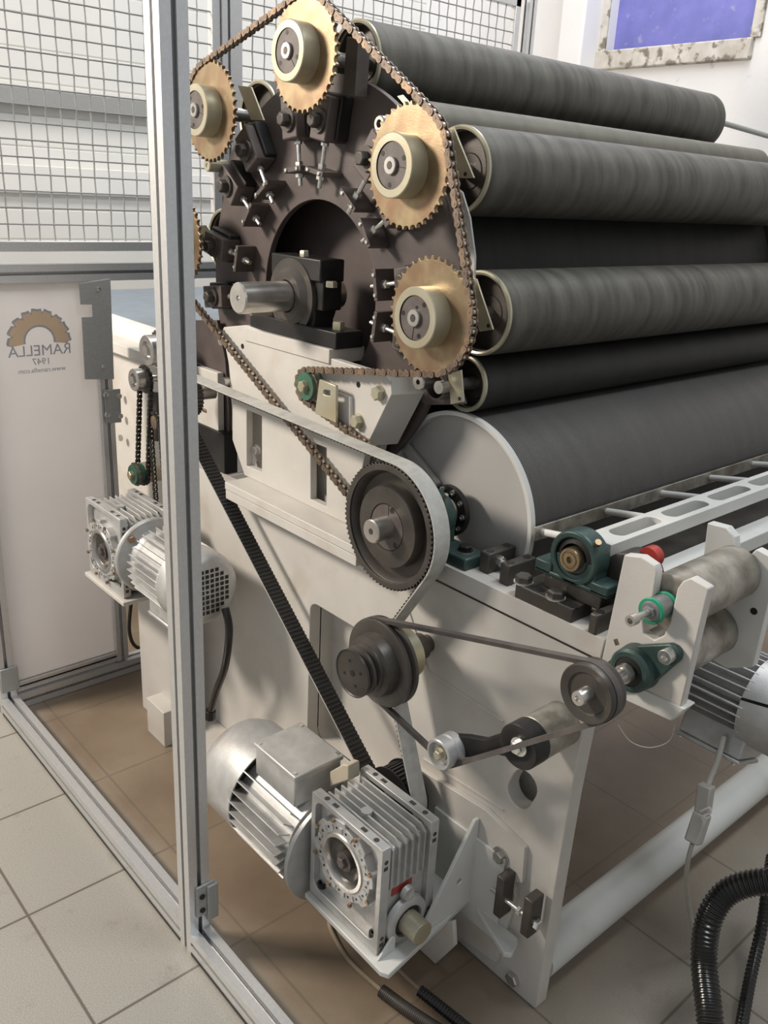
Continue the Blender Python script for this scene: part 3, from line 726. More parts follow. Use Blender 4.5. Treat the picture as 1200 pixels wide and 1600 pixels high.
# ================================================================== WORKER AND STRIPPER ROLLERS
def roller(name, x, z, r, y0, y1, cloth, lab, grp, sh=0.013, shaft0=1.06):
    t = thing(name, lab, 'roller', (x, y0, z - r), grp)
    obj('wire_covered_tube', MB().lathe([(0.004, r - 0.002), (0.006, r), (y1 - y0 - .004, r), (y1 - y0, r - .004), (y1 - y0, 0)], (x, y0, z), seg=64), cloth, t)
    obj('end_rim', MB().lathe([(0.01, r - 0.010), (0, r - 0.008), (-0.002, r - 0.004), (0, r - 0.0005), (0.006, r - 0.0005)], (x, y0, z), seg=64), 'pale', t)
    obj('end_disc', MB().lathe([(0.028, 0.0), (0.028, 0.03), (0.03, 0.032), (0.03, r - 0.01), (0.0, r - 0.009)], (x, y0, z), seg=64), 'darks', t)
    obj('shaft', MB().cyl((x, shaft0, z), (x, y0 + 0.04, z), sh, 24), 'steel', t)
    return t
wl_ = ['worker roller behind the leftmost sprocket, mostly hidden, only its rim showing', 'topmost wide olive-grey worker roller reaching toward the blue window', 'wide olive-grey worker roller second from the top, behind the upper right sprocket', 'wide olive-grey worker roller behind the lower right sprocket, third from the top']
for (x, z), lab in zip(SP, wl_):
    roller('worker_roller', x, z, 0.0765, 1.20, Y2, 'cloth', lab, 'worker rollers around the main cylinder')
roller('worker_roller', -1.965, 1.335, 0.0765, 1.20, Y2, 'cloth', 'worker roller at the far left hidden behind the nearest post', 'worker rollers around the main cylinder')
def polar(a, r): return MX + r * math.cos(math.radians(a)), MZ + r * math.sin(math.radians(a))
for a, lab in ((52, 'slim pale-olive stripper roller between the topmost and second worker rollers'),):
    x, z = polar(a, 0.425); roller('stripper_roller', x, z, 0.045, 1.20, Y2, 'clothy' if a == 52 else 'cloth', lab, 'slim stripper rollers', 0.012, 1.13)
x, z = polar(-14.5, 0.455)
roller('stripper_roller', x, z, 0.054, 1.20, Y2, 'cloth_shade', 'lowest shade-darkened roller, just above the big lower drum', 'slim stripper rollers', 0.012, 1.13)

# sprockets
def sprocket_outline(r, n):
    pts = []
    for i in range(n):
        a = 2 * PI * i / n; w = 2 * PI / n
        for da, rr in ((-0.42, r * 0.925), (-0.22, r * 0.935), (-0.09, r * 0.99), (0.09, r * 0.99), (0.22, r * 0.935), (0.42, r * 0.925)):
            pts.append((rr * math.cos(a + da * w), rr * math.sin(a + da * w)))
    return pts
proto = None
sl_ = ['golden-brown toothed sprocket farthest left, half hidden behind the nearest post', 'golden toothed sprocket at the top centre, with wide round hub', 'upper right brownish toothed sprocket in front of the second worker roller', 'lower right brownish toothed sprocket with the chain around its right side']
rots = [0.3, 0.9, 0.1, 1.7]
for i, (x, z) in enumerate(SP):
    if proto is None:
        ABSZ = Vector((0, 0, 0))
        t = thing('chain_sprocket', '', 'sprocket', (0, 0, 0), 'hubbed chain sprockets')
        obj('toothed_disc', MB().prism([sprocket_outline(0.1035, 38), circle(0, 0, 0.02, 24)], -0.004, 0.004), 'brass', t, 0.0006, local=True)
        obj('hub', MB().lathe([(0, 0.038), (0, 0.0505), (0.0015, 0.0522), (0.040, 0.0522)], (0, -0.040, 0), seg=56), 'pale', t, local=True)
        obj('taper_bush', MB().lathe([(0.002, 0.0), (0.002, 0.0375), (0.03, 0.0375)], (0, -0.040, 0), seg=48), 'bush', t, local=True)
        b_ = MB()
        for k in range(3):
            a = k * 2 * PI / 3 + 0.5; b_.cyl((0.031 * math.cos(a), -0.0385, 0.031 * math.sin(a)), (0.031 * math.cos(a), -0.030, 0.031 * math.sin(a)), 0.0042, 14)
        b_.box((0.012, -0.0386, -0.0006), (0.037, -0.030, 0.0006)); b_.cyl((-0.018, -0.0385, 0), (-0.018, -0.03, 0), 0.0032, 10)
        obj('bush_hole', b_, 'black', t, local=True)
        s0 = obj('shaft_end', MB().lathe([(0.006, 0), (0.004, 0.0055), (0, 0.0065), (0, 0.0135), (0.001, 0.0145), (0.12, 0.0145)], (0, -0.044, 0), seg=32), 'steel', t, local=True)
        obj('centre_hole', MB().cyl((0, -0.0445, 0), (0, -0.04, 0), 0.0058, 16), 'darks', s0, local=True)
        proto = t; o = t
    else:
        o = copy_tree(proto)
    o.location = (x, YC, z); o.rotation_euler = (0, rots[i], 0); o['label'] = sl_[i]; ABS[o.name] = Vector((x, YC, z))
o = copy_tree(proto); o.location = (-1.965, YC, 1.335); o['label'] = 'toothed sprocket hidden behind the nearest post, only slivers of teeth showing'; ABS[o.name] = Vector(o.location)

def green_idler(x, z, y, r, lab):
    t = thing('chain_idler', lab, 'sprocket', (x, y, z), 'green-faced chain idlers')
    n = 15
    obj('toothed_disc', MB().prism([sprocket_outline(r, n), circle(0, 0, 0.008, 16)], -0.003, 0.003, fn=lambda a, b, d: Vector((x + a, y + d, z + b))), 'rust', t, 0.0005)
    obj('green_face', MB().lathe([(0, 0.011), (0, r * 0.80), (0.004, r * 0.84), (0.008, r * .84)], (x, y - 0.010, z), seg=36), 'gcap', t)
    obj('rear_flange', MB().lathe([(0, r * .8), (0.016, r * .8), (0.016, 0)], (x, y + 0.003, z), seg=36), 'gcap', t)
    b_ = MB().cyl((x, y - 0.012, z), (x, y + 0.03, z), 0.012, 20); hexbolt(b_, (x, y - 0.012, z), (0, -1, 0), 0.0125, 0.009)
    obj('hex_bolt', b_, 'pale', t)
    return t
IX, IZ = atY(482, 603, YC).x, atY(482, 603, YC).z
green_idler(IX, IZ, YC, 0.036, 'green-faced chain idler with hex bolt on the tower bracket, left of the lower sprocket')

# chains
def chain(name, cs, y, pitch, lab, h=0.0062, mat_='rust', rollm='chrome', yw=0.0085):
    pts = belt_path(cs, 0.004); _, L = resample(pts, 10); n = int(round(L / pitch)); n += n % 2
    P, L = resample(pts, n)
    pts3 = [Vector((p.x, 0, p.y)) for p in P]
    pm = MB(); rm = MB()
    for i in range(n):
        a = pts3[i]; b = pts3[(i + 1) % n]; outer = i % 2 == 0
        d = (b - a).normalized(); nn = Vector((-d.z, 0, d.x)); Lp = (b - a).length
        out = []
        for k in range(7):
            th = PI / 2 + PI * k / 6; out.append(a + d * math.cos(th) * h + nn * math.sin(th) * h)
        out.append(a + d * Lp * .5 - nn * h * .66)
        for k in range(7):
            th = -PI / 2 + PI * k / 6; out.append(b + d * math.cos(th) * h + nn * math.sin(th) * h)
        out.append(a + d * Lp * .5 + nn * h * .66)
        for sgn in (-1, 1):
            off = yw * (0.82 if outer else 0.56) * sgn; th_ = 0.0010
            vs = [p + Vector((0, y + off - th_, 0)) for p in out] + [p + Vector((0, y + off + th_, 0)) for p in out]; m = len(out)
            pm.add(vs, [tuple(range(m)), tuple(reversed(range(m, 2 * m)))] + [(k, (k + 1) % m, (k + 1) % m + m, k + m) for k in range(m)])
        p = a + Vector((0, y, 0)); pm.cyl(p + Vector((0, -yw, 0)), p + Vector((0, yw, 0)), h * .36, 8)
        rm.cyl(p + Vector((0, -yw * .46, 0)), p + Vector((0, yw * .46, 0)), h * .80, 10)
    t = thing(name, lab, 'chain', tuple(pts3[0] + Vector((0, y, 0))))
    obj('link_plates', pm, mat_, t); obj('chain_rollers', rm, rollm, t)
    return t
CR = 0.0985
cs = [(-1.965, 1.335, CR, -1), (SP[0][0], SP[0][1], CR, -1), (SP[1][0], SP[1][1], CR, -1), (SP[2][0], SP[2][1], CR, -1), (SP[3][0], SP[3][1], CR, -1), (IX, IZ, 0.034, 1), (DX, DZ, 0.086, -1)]
chain('drive_chain', cs, YC, 0.0158, 'long rusty roller chain looping over all the sprockets and the green idler')
t = thing('drum_sprocket', 'toothed chain sprocket on the drum shaft behind the big toothed pulley', 'sprocket', (DX, YC, DZ))
obj('toothed_disc', MB().prism([sprocket_outline(0.090, 33), circle(0, 0, 0.02, 20)], -0.004, 0.004, fn=lambda a, b, d: Vector((DX + a, YC + d, DZ + b))), 'darks', t)

# ================================================================== ROLLER ADJUSTERS (local +Z is the radial direction)
pa = thing('roller_adjuster', '', 'bearing bracket', (0, 0, 0), 'bearing adjusters around the opening')
obj('bearing_block', MB().box((-0.026, 1.128, 0.312), (0.026, 1.178, 0.395)), 'brown', pa, 0.003, local=True)
obj('bearing_block', MB().box((-0.030, 1.150, 0.318), (0.034, 1.180, 0.40)), 'black', pa, 0.003, local=True)
obj('washer', MB().cyl((0, 1.122, 0.348), (0, 1.129, 0.348), 0.023, 28), 'darks', pa, local=True)
b_ = MB(); hexbolt(b_, (0, 1.122, 0.348), (0, -1, 0), 0.0145, 0.016); obj('hex_bolt', b_, 'darks', pa, 0.0008, local=True)
b_ = MB().cyl((0, 1.15, 0.222), (0, 1.15, 0.312), 0.0046, 10); hexbolt(b_, (0, 1.15, 0.2586), (0, 0, 1), 0.009, 0.011); hexbolt(b_, (0, 1.15, 0.2385), (0, 0, 1), 0.009, 0.009); hexbolt(b_, (0, 1.15, 0.303), (0, 0, 1), 0.008, 0.007)
obj('adjusting_stud', b_, 'zinc', pa, local=True)
obj('angle_lug', MB().box((-0.030, 1.130, 0.2485), (0.030, 1.18, 0.2585)), 'brown', pa, 0.001, local=True)
b_ = MB()
for sx in (-0.019, 0.019): b_.lathe([(0, 0), (0, .0042), (.003, .0035), (.003, 0)], (sx, 1.130, 0.2535), (0, -1, 0), 12)
obj('socket_screw', b_, 'zinc', pa, local=True)
adj = [(142.5, 'dark roller adjuster with bright stud beside the upper left of the opening'), (124.5, 'dark roller adjuster with oval bolt head right below the leftmost sprocket'), (96.5, 'dark roller adjuster hanging below the top sprocket, left of its neighbour'),
       (79.5, 'dark roller adjuster with broad washer below the top sprocket, right of its neighbour'), (52, 'dark roller adjuster at left of the upper right sprocket'), (34, 'dark roller adjuster half covered by the upper right sprocket, its stud pointing down left'),
       (11, 'dark roller adjuster just left of the lower right sprocket, upper of two'), (-7, 'dark roller adjuster just left of the lower right sprocket, lower of two'),
       (167.5, 'dark roller adjuster at the left edge of the opening, level with its middle'), (187, 'dark roller adjuster left of the bright main shaft end')]
for i, (a, lab) in enumerate(adj):
    o = pa if i == 0 else copy_tree(pa)
    o.location = (MX, 0, MZ); o.rotation_euler = (0, math.radians(90 - a), 0); o['label'] = lab
# side guard strips near the roller ends
def strip(pxs, y, m, lab, hole=None, th=0.004):
    t = thing('end_guard_strip', lab, 'guard', tuple(atY(*pxs[0], y)), 'bent guard strips at the roller ends')
    obj('strip', MB().prism([XZ(pxs, y)], y, y + th), m, t, 0.0006)
    if hole:
        h_ = MB(); q = atY(*hole, y); h_.cyl(q + Vector((0, -0.0005, 0)), q + Vector((0, 0.001, 0)), 0.0035, 12); obj('hole', h_, 'black', t)
strip([(542, 58), (560, 58), (554, 150), (535, 146)], 1.14, 'darks', 'dark upright guard strip right of the top sprocket', th=0.03)
strip([(371, 133), (392, 136), (412, 188), (392, 187)], 1.14, 'pale', 'pale upright guard strip between leftmost and top sprockets')
strip([(703, 200), (708, 198), (740, 278), (718, 278), (700, 240)], 1.15, 'pale', 'pale tapered guard strip right of the upper right sprocket', (727, 272))
strip([(736, 432), (744, 436), (770, 515), (749, 518), (738, 490)], 1.15, 'pale', 'pale tapered guard strip right of the lower right sprocket', (763, 509))
strip([(700, 585), (720, 578), (724, 628), (704, 632)], 1.15, 'pale', 'pale guard strip hanging under the lower right sprocket', (718, 623))
strip([(717, 296), (722, 300), (734, 340), (742, 400), (741, 440), (733, 430)], 1.16, 'galv', 'thin curved grey guard strip between the two right sprockets')
strip([(306, 352), (322, 352), (334, 370), (316, 373)], 1.14, 'pale', 'short pale guard strip at the left rim of the end plate')
strip([(620, 150), (628, 148), (644, 166), (637, 170)], 1.13, 'pale', 'short pale guard strip above the upper right sprocket')
# lugs around the plate edge
t = thing('bearing_lug', 'grey cast lug with round hole at upper left of the upper right sprocket', 'bearing', tuple(atY(592, 193, 1.13)))
q = atY(592, 193, 1.10); obj('ring', MB().lathe([(0, .007), (0, .0125), (.002, .014), (.04, .014), (.04, .007), (0, .007)], q, (0, 1, 0), 28), 'steel', t)
obj('arm', MB().prism([XZ([(586, 200), (600, 182), (615, 200), (600, 240), (580, 230)], 1.13)], 1.13, 1.17), 'brown', t, 0.002)
t = thing('bearing_lug', 'round brownish stub lug under the leftmost sprocket', 'bearing', tuple(atY(322, 258, 1.13)))
q = atY(323, 258, 1.10); obj('ring', MB().lathe([(0.002, 0), (0.002, .004), (0, .0045), (0, .0125), (.002, .014), (.05, .014)], q, (0, 1, 0), 28), 'pale', t)
t = thing('bearing_lug', 'round steel lug below the lower right sprocket beside the end plate', 'bearing', tuple(atY(655, 600, 1.13)))
q = atY(653, 597, 1.12); obj('ring', MB().lathe([(0, .005), (0, .014), (.002, .016), (.05, .016), (.05, .005), (0, .005)], q, (0, 1, 0), 28), 'steel', t)
q = atY(680, 604, 1.14); obj('hollow_bush', MB().lathe([(0, .022), (0, .026), (.04, .026), (.04, .022), (0, .022)], q, (0, 1, 0), 32), 'darks', t)
t = thing('bottom_cover_plate', 'dark brown cover plate under the lower right sprocket, above the drum', 'machine plate', tuple(atY(680, 620, 1.17)))
obj('plate', MB().prism([XZ([(640, 590), (705, 575), (722, 632), (664, 633), (648, 615)], 1.17)], 1.17, 1.185), 'brown', t, 0.001)

# ================================================================== LOWER DRUM
t = thing('lower_drum', 'large grey-faced lower drum covered in dark card wire', 'roller', (DX, 1.2, DZ - 0.196))
obj('wire_covered_shell', MB().lathe([(0.012, 0.190), (0.012, 0.196), (Y2 - 1.2, 0.196), (Y2 - 1.2, 0)], (DX, 1.2, DZ), seg=112), 'cloth2', t)
obj('end_rim', MB().lathe([(0.022, 0.186), (0.0, 0.187), (-0.001, 0.190), (0.0, 0.1955), (0.014, 0.1955)], (DX, 1.2, DZ), seg=112), 'lgrey', t)
obj('end_disc', MB().lathe([(0.020, 0.0), (0.020, 0.1875)], (DX, 1.2, DZ), seg=112), 'face', t)
# arms of the drum end
am = MB()
am.bar(atY(634, 698, 1.212), atY(684, 760, 1.212), 0.022, 0.012, (0, 1, 0))
obj('end_rib', am, 'face', t, 0.003)
fm = MB().lathe([(0, 0.03), (0, 0.052), (0.012, 0.052)], (DX, 1.178, DZ), seg=40)
obj('hub_flange', fm, 'black', t)
b_ = MB()
for k in range(10):
    a = k * 2 * PI / 10; q = Vector((DX + 0.044 * math.cos(a), 1.178, DZ + 0.044 * math.sin(a))); b_.lathe([(0, .0055), (-.004, .0055), (-.004, .003), (-.002, .003), (-.002, 0)], q, (0, 1, 0), 12)
obj('socket_screw', b_, 'zinc', t)
obj('shaft', MB().cyl((DX, 1.07, DZ), (DX, 1.2, DZ), 0.022, 32), 'steel', t)

# big toothed pulley
def tooth_ring(cx, cz, r, n, d=0.0035):
    pts = []
    for i in range(n):
        a = 2 * PI * i / n; w = 2 * PI / n
        for da, rr in ((-0.5, r - d), (-0.28, r - d), (-0.2, r), (0.2, r), (0.28, r - d)): pts.append((cx + rr * math.cos(a + da * w), cz + rr * math.sin(a + da * w)))
    return pts
PY = 1.02
t = thing('large_toothed_pulley', 'big black toothed belt pulley with dished face and steel shaft end', 'pulley', (DX, PY, DZ - 0.12))
obj('toothed_rim', MB().prism([tooth_ring(DX, DZ, 0.1225, 76), circle(DX, DZ, 0.108, 64)], PY, PY + 0.042), 'darks', t, 0.0004)
obj('dished_face', MB().lathe([(0.003, 0.1095), (0.006, 0.106), (0.022, 0.100), (0.024, 0.080), (0.004, 0.079), (0.0, 0.077), (0.0, 0.046), (0.003, 0.045), (0.003, 0.0)], (DX, PY, DZ), seg=80), 'darks', t)
b_ = MB()
for k in range(3):
    a = k * 2 * PI / 3 + 0.2 + PI; b_.cyl((DX + .038 * math.cos(a), PY + 0.0004, DZ + .038 * math.sin(a)), (DX + .038 * math.cos(a), PY + 0.008, DZ + .038 * math.sin(a)), .0058, 16)
b_.box((DX + 0.002, PY + 0.0004, DZ + 0.018), (DX + 0.0035, PY + 0.01, DZ + 0.0435))
obj('taper_bush', MB().lathe([(0.0, 0), (0.0, .0435), (.004, .0435)], (DX, PY + 0.0008, DZ), seg=48), 'bush', t)
obj('bush_hole', b_, 'black', t)
s0 = obj('shaft_end', MB().lathe([(0.005, 0), (0.004, 0.005), (0, 0.006), (0, 0.0205), (0.002, 0.0225), (0.05, 0.0225)], (DX, PY - 0.038, DZ), seg=36), 'steel', t)
obj('centre_hole', MB().cyl((DX, PY - 0.0385, DZ), (DX, PY - 0.034, DZ), 0.0055, 14), 'darks', s0)

# stepped P2 pulley
PX2, PZ2 = -1.060, 0.640
t = thing('stepped_pulley', 'black stepped V-groove pulley stack with cream hub, below the big pulley', 'pulley', (PX2, 0.905, PZ2 - 0.09))
obj('grooved_pulley', MB().lathe([(0.002, 0), (0.002, .043), (0, .045), (0, .0465), (.005, .0465), (.010, .036), (.015, .0465), (.021, .0465), (.026, .036), (.031, .048), (.036, .048), (.040, .058), (.062, .062)], (PX2, 0.905, PZ2), seg=56), 'darks', t)
obj('large_pulley', MB().lathe([(0, 0), (0, .062), (0, .083), (.002, .0865), (.008, .0865), (.014, .074), (.020, .0865), (.026, .0865), (.026, 0)], (PX2, 0.967, PZ2), seg=72), 'darks', t)
obj('cream_hub', MB().lathe([(0, 0), (0, .050), (.050, .050), (.050, 0)], (PX2, 0.994, PZ2), seg=56), 'pale', t)
obj('shaft_collar', MB().lathe([(0, 0), (0, .026), (.03, .026), (.03, 0)], (PX2, 1.052, PZ2), seg=40).cyl((PX2, 1.08, PZ2), (PX2, 1.11, PZ2), .018, 24), 'darks', t)
b_ = MB()
for k in range(4):
    a = k * PI / 2 + 0.4; b_.cyl((PX2 + .024 * math.cos(a), 0.9062, PZ2 + .024 * math.sin(a)), (PX2 + .024 * math.cos(a), 0.91, PZ2 + .024 * math.sin(a)), .003, 10)
b_.cyl((PX2, 0.9062, PZ2), (PX2, 0.91, PZ2), .006, 16)
obj('face_hole', b_, 'black', t)

# lower pulley of the timing belt and the hidden left one
LX, LZ = atY(607, 1214, PY + .02).x, atY(607, 1214, PY + .02).z
LX, LZ = -1.055, 0.315
t = thing('lower_toothed_pulley', 'black belt pulley behind the front gearbox, at the foot of the toothed belt', 'pulley', (LX, PY, LZ - 0.06))
obj('toothed_rim', MB().prism([tooth_ring(LX, LZ, 0.060, 38)], PY, PY + 0.042), 'rubber', t)
obj('front_flange', MB().lathe([(0, 0), (0, .064), (.003, .064), (.003, 0)], (LX, PY - 0.004, LZ), seg=48), 'black', t)
obj('rear_flange', MB().lathe([(0, 0), (0, .064), (.003, .064), (.003, 0)], (LX, PY + 0.042, LZ), seg=48), 'black', t)
obj('shaft', MB().cyl((LX, 0.98, LZ), (LX, 1.11, LZ), .015, 24), 'steel', t)
UX, UZ = -1.89, 0.975
t = thing('left_toothed_pulley', 'toothed belt pulley hidden behind the nearest post', 'pulley', (UX, PY, UZ - .052))
obj('toothed_rim', MB().prism([tooth_ring(UX, UZ, 0.052, 32)], PY, PY + 0.042), 'darks', t)
obj('shaft', MB().cyl((UX, PY - 0.01, UZ), (UX, 1.12, UZ), .016, 24), 'steel', t)

def timing_belt(cs, y0, y1, th, pitch, lab):
    pts = belt_path(cs, 0.004); _, L = resample(pts, 10); n = int(round(L / pitch)); P, L = resample(pts, n * 4)
    wn = with_normals(P, 1)   # path is clockwise: (-ty, tx) points outwards (left of travel)
    t = thing('toothed_belt', lab, 'belt', (wn[0][0], y0, wn[0][1]))
    m = MB(); m.sweep(wn, [(0, 0), (0, y1 - y0), (th, y1 - y0), (th, 0)], y0); 
    obj('fabric_back', m, 'beltback', t, smooth=60)
    m = MB(); m.sweep(wn, [(-0.0008, 0.0003), (-0.0008, y1 - y0 - .0003), (0.0004, y1 - y0 - .0003), (0.0004, 0.0003)], y0)
    for i in range(n):
        a = wn[i * 4]; b = wn[(i * 4 + 2) % len(wn)]
        p0 = Vector((a[0], 0, a[1])); p1 = Vector((b[0], 0, b[1])); nn = Vector((a[2], 0, a[3])); d = (p1 - p0)
        base = [p0, p1, p1 - nn * 0.0032 - d * .15, p0 - nn * 0.0032 + d * .15]
        vs = [q + Vector((0, y0 + .0005, 0)) for q in base] + [q + Vector((0, y1 - .0005, 0)) for q in base]
        m.add(vs, [(0, 1, 2, 3), (7, 6, 5, 4), (0, 1, 5, 4), (1, 2, 6, 5), (2, 3, 7, 6), (3, 0, 4, 7)])
    obj('belt_teeth', m, 'rubber', t, smooth=0)
    return t
timing_belt([(UX, UZ, 0.053, -1), (DX, DZ, 0.1235, -1), (PX2, PZ2, 0.0535, 1), (LX, LZ, 0.062, -1)], PY + 0.002, PY + 0.040, 0.0028, 0.0101, 'long toothed belt, grey back and black teeth, wrapped round the big pulley')

# V belt pulley on the press roller shaft, tensioner
QX, QZ = -0.606, 0.803
t = thing('flat_faced_pulley', 'dark grey belt pulley on a steel shaft at the right end of the V-belt', 'pulley', (QX, 0.96, QZ - .046))
obj('rim', MB().lathe([(0.006, 0.0), (0.006, .031), (0.003, .033), (0.001, .040), (0, .0445), (.003, .0465), (.012, .0465), (.017, .042), (.022, .0465), (.034, .0465), (.034, 0)], (QX, 0.962, QZ), seg=56), 'darks', t)
s0 = obj('shaft_end', MB().lathe([(0.003, 0), (0.003, .004), (0, .005), (0, .0105), (.0015, .0115), (.16, .0115)], (QX, 0.944, QZ), seg=28), 'steel', t)
T1 = (-0.876, 0.547, 0.029); T2 = (-0.730, 0.633, 0.039)
t = thing('belt_tensioner', 'belt tensioner arm with silver idler roll and black rubber spring hub', 'tensioner', (T2[0], 1.1, T2[1]))
rl = obj('idler_roll', MB().lathe([(0.010, .0), (0.010, .020), (.0, .0235), (0, .027), (.002, .029), (.018, .029), (.020, .026), (.024, .026), (.026, .029), (.042, .029), (.042, 0)], (T1[0], 0.955, T1[1]), seg=48), 'aluc', t)
b_ = MB(); hexbolt(b_, (T1[0], 0.963, T1[1]), (0, -1, 0), 0.0095, 0.010, 0.013); obj('hex_bolt', b_, 'pale', rl)
obj('spring_hub', MB().lathe([(0.004, 0), (.004, .024), (0, .030), (0, .038), (.002, .0395), (.034, .0395), (.034, 0)], (T2[0], 0.985, T2[1]), seg=48), 'black', t)
b_ = MB(); hexbolt(b_, (T2[0], 0.989, T2[1]), (0, -1, 0), 0.0115, 0.010, 0.0165); obj('hex_bolt', b_, 'zinc', t)
obj('steel_hub', MB().lathe([(0, 0), (0, .037), (.002, .039), (.08, .039), (.08, 0)], (T2[0], 1.02, T2[1]), seg=48), 'roughsteel', t)
a1 = Vector((T1[0], T1[1])); a2 = Vector((T2[0], T2[1])); d = (a2 - a1).normalized(); nn = Vector((-d.y, d.x))
L_ = (a2 - a1).length; arm = []
for f_, wdt in ((0.0, .022), (.25, .019), (.5, .012), (.75, .020), (1.0, .033)): arm.append(a1 + d * L_ * f_ + nn * wdt)
for f_, wdt in ((1.0, .033), (.75, .020), (.5, .012), (.25, .019), (0.0, .022)): arm.append(a1 + d * L_ * f_ - nn * wdt)
obj('arm', MB().prism([[(p.x, p.y) for p in arm]], 0.994, 1.008), 'black', t, 0.003)
# V belt: over stepped pulley, over right pulley, back under the tensioner roll
def vbelt(cs, y, w, h, lab):
    pts = belt_path(cs, 0.004); P, L = resample(pts, 400); wn = with_normals(P, 1)
    m = MB().sweep(wn, [(-h * .6, -w * .32), (-h * .6, w * .32), (h * .4, w * .5), (h * .4, -w * .5)], y)
    return tag(obj('v_belt', m, 'vbelt', smooth=50), lab, 'belt')
vbelt([(PX2, PZ2, 0.084, -1), (QX, QZ, 0.0445, -1), (T1[0], T1[1], 0.031, 1)][:2] + [(T1[0], T1[1] + 0.0, 0.028, -1)], 0.979, 0.013, 0.008, 'slack worn V-belt running between stepped pulley, right pulley and tensioner roll')

# ================================================================== BEARINGS AND BLOCKS ON THE TOP BEAM
def hp(px_, py_, z): return atZ(px_, py_, z)
t = thing('drum_pillow_bearing', 'green cast pillow bearing between the big pulley and the drum face', 'bearing', (DX, 1.13, ZT))
obj('housing', MB().lathe([(0, .026), (0, .043), (.004, .050), (.040, .050), (.044, .043), (.044, 0)], (DX, 1.115, DZ), seg=44).box((DX - .047, 1.118, ZT + .012), (DX + .047, 1.157, DZ)), 'green', t, 0.002)
obj('foot', MB().box((DX - .10, 1.108, ZT), (DX + .125, 1.168, ZT + .024)), 'green', t, 0.004)
q = Vector((DX + 0.094, 1.138, ZT + 0.024)); b_ = MB(); hexbolt(b_, q, (0, 0, 1), .0125, .010, .017); obj('hex_bolt', b_, 'black', t)
obj('washer', MB().cyl(q, q + Vector((0, 0, .0022)), .0175, 24), 'zinc', t)
q = Vector((DX + .03, 1.135, DZ + .042)); obj('grease_nipple', MB().cyl(q, q + Vector((.008, 0, .012)), .004, 10), 'pale', t)
def jack(px_, py_, x1off, lab, sx=0.021, sy=0.075, h=0.04):
    p = hp(px_, py_, ZT)
    t = thing('jacking_block', lab, 'block', (p.x, p.y + sy / 2, ZT), 'black jacking blocks on the top beam')
    obj('block', MB().box((p.x - sx, p.y, ZT), (p.x, p.y + sy, ZT + h)), 'darks', t, 0.003)
    b_ = MB()
    for yy in (0.2, 0.8): b_.cyl((p.x - sx / 2, p.y + sy * yy, ZT + h - .002), (p.x - sx / 2, p.y + sy * yy, ZT + h + .0006), .0075, 18)
    obj('socket_hole', b_, 'black', t)
    return p, t
p, t = jack(762, 898, 0, 'black jacking block right beside the drum bearing foot, with its screw', sx=.024)
b_ = MB().cyl((p.x, p.y + .03, ZT + .02), (p.x + .03, p.y + .03, ZT + .02), .005, 12); hexbolt(b_, (p.x, p.y + .03, ZT + .02), (1, 0, 0), .011, .008); obj('screw', b_, 'zinc', t)
p, t = jack(793, 917, 0, 'black jacking block between drum face and slotted bearing plate', sx=.022)
p, t = jack(930, 994, 0, 'black jacking block at the right end of the top beam', sx=.016, sy=.08, h=.036)
b_ = MB().cyl((p.x - .04, p.y + .045, ZT + .02), (p.x - .015, p.y + .045, ZT + .02), .005, 12); hexbolt(b_, (p.x - .03, p.y + .045, ZT + .02), (1, 0, 0), .010, .008); obj('screw', b_, 'darks', t)
# slotted slab and green pillow bearing of the doffer roller
GX, GZ = -0.774, 0.915
t = thing('slotted_base_plate', 'thick black slotted base plate under the small green pillow bearing', 'bearing base', (-0.81, 1.13, ZT))
x0 = hp(792, 937, ZT).x; x1 = hp(886, 977, ZT).x
obj('slab', MB().box((x0, YP + .002, ZT), (x1, 1.185, ZT + .026)), 'darks', t, 0.002)
obj('riser', MB().box((GX - .055, 1.135, ZT + .026), (GX + .062, 1.185, ZT + .052)), 'darks', t, 0.002)
b_ = MB(); sm = MB(); wm = MB()
for px_, py_ in ((818, 906), (868, 930)):
    q = hp(px_, py_ + 4, ZT + .026); hexbolt(b_, q + Vector((0, 0, .002)), (0, 0, 1), .0150, .013); wm.cyl(q, q + Vector((0, 0, .0022)), .0175, 22)
    sm.prism([slot(q.x + .022, q.y, .03, .009)], ZT + .0258, ZT + .0266, 'XY')
obj('hex_bolt', b_, 'darks', t); obj('washer', wm, 'zinc', t); obj('slot', sm, 'black', t)
t = thing('small_pillow_bearing', 'small green cast pillow bearing with brass grease nipple and exposed inner ring', 'bearing', (GX, 1.15, ZT + .052))
zb = ZT + .052
obj('housing', MB().lathe([(0.002, .036), (0, .038), (0, .044), (.003, .048), (.038, .048), (.040, .04), (.04, 0)], (GX, 1.13, GZ), seg=48).box((GX - .046, 1.134, zb + .006), (GX + .046, 1.168, GZ)), 'green', t, 0.002)
obj('foot', MB().box((GX - .075, 1.13, zb), (GX - .04, 1.172, zb + .022)).box((GX + .04, 1.13, zb), (GX + .075, 1.172, zb + .020)).box((GX - .075, 1.13, zb - .001), (GX + .075, 1.172, zb + .008)), 'green', t, 0.003)
obj('seal', MB().lathe([(0, .026), (.004, .037)], (GX, 1.133, GZ), seg=40), 'black', t)
obj('inner_ring', MB().lathe([(0.006, 0), (.006, .005), (0, .006), (0, .012), (.002, .013), (.002, .0145), (0, .0155), (0, .0195), (.003, .0205), (.02, .0205)], (GX, 1.122, GZ), seg=40), 'brass', t)
q = Vector((GX + .036, 1.14, GZ + .036)); obj('grease_nipple', MB().cyl(q, q + Vector((.005, -.004, .007)), .0055, 10), 'brass', t)
tag(obj('bearing_shaft', MB().cyl((GX, 1.173, GZ), (GX, 1.24, GZ), .010, 24), 'steel'), 'short steel shaft behind the small green pillow bearing', 'shaft')

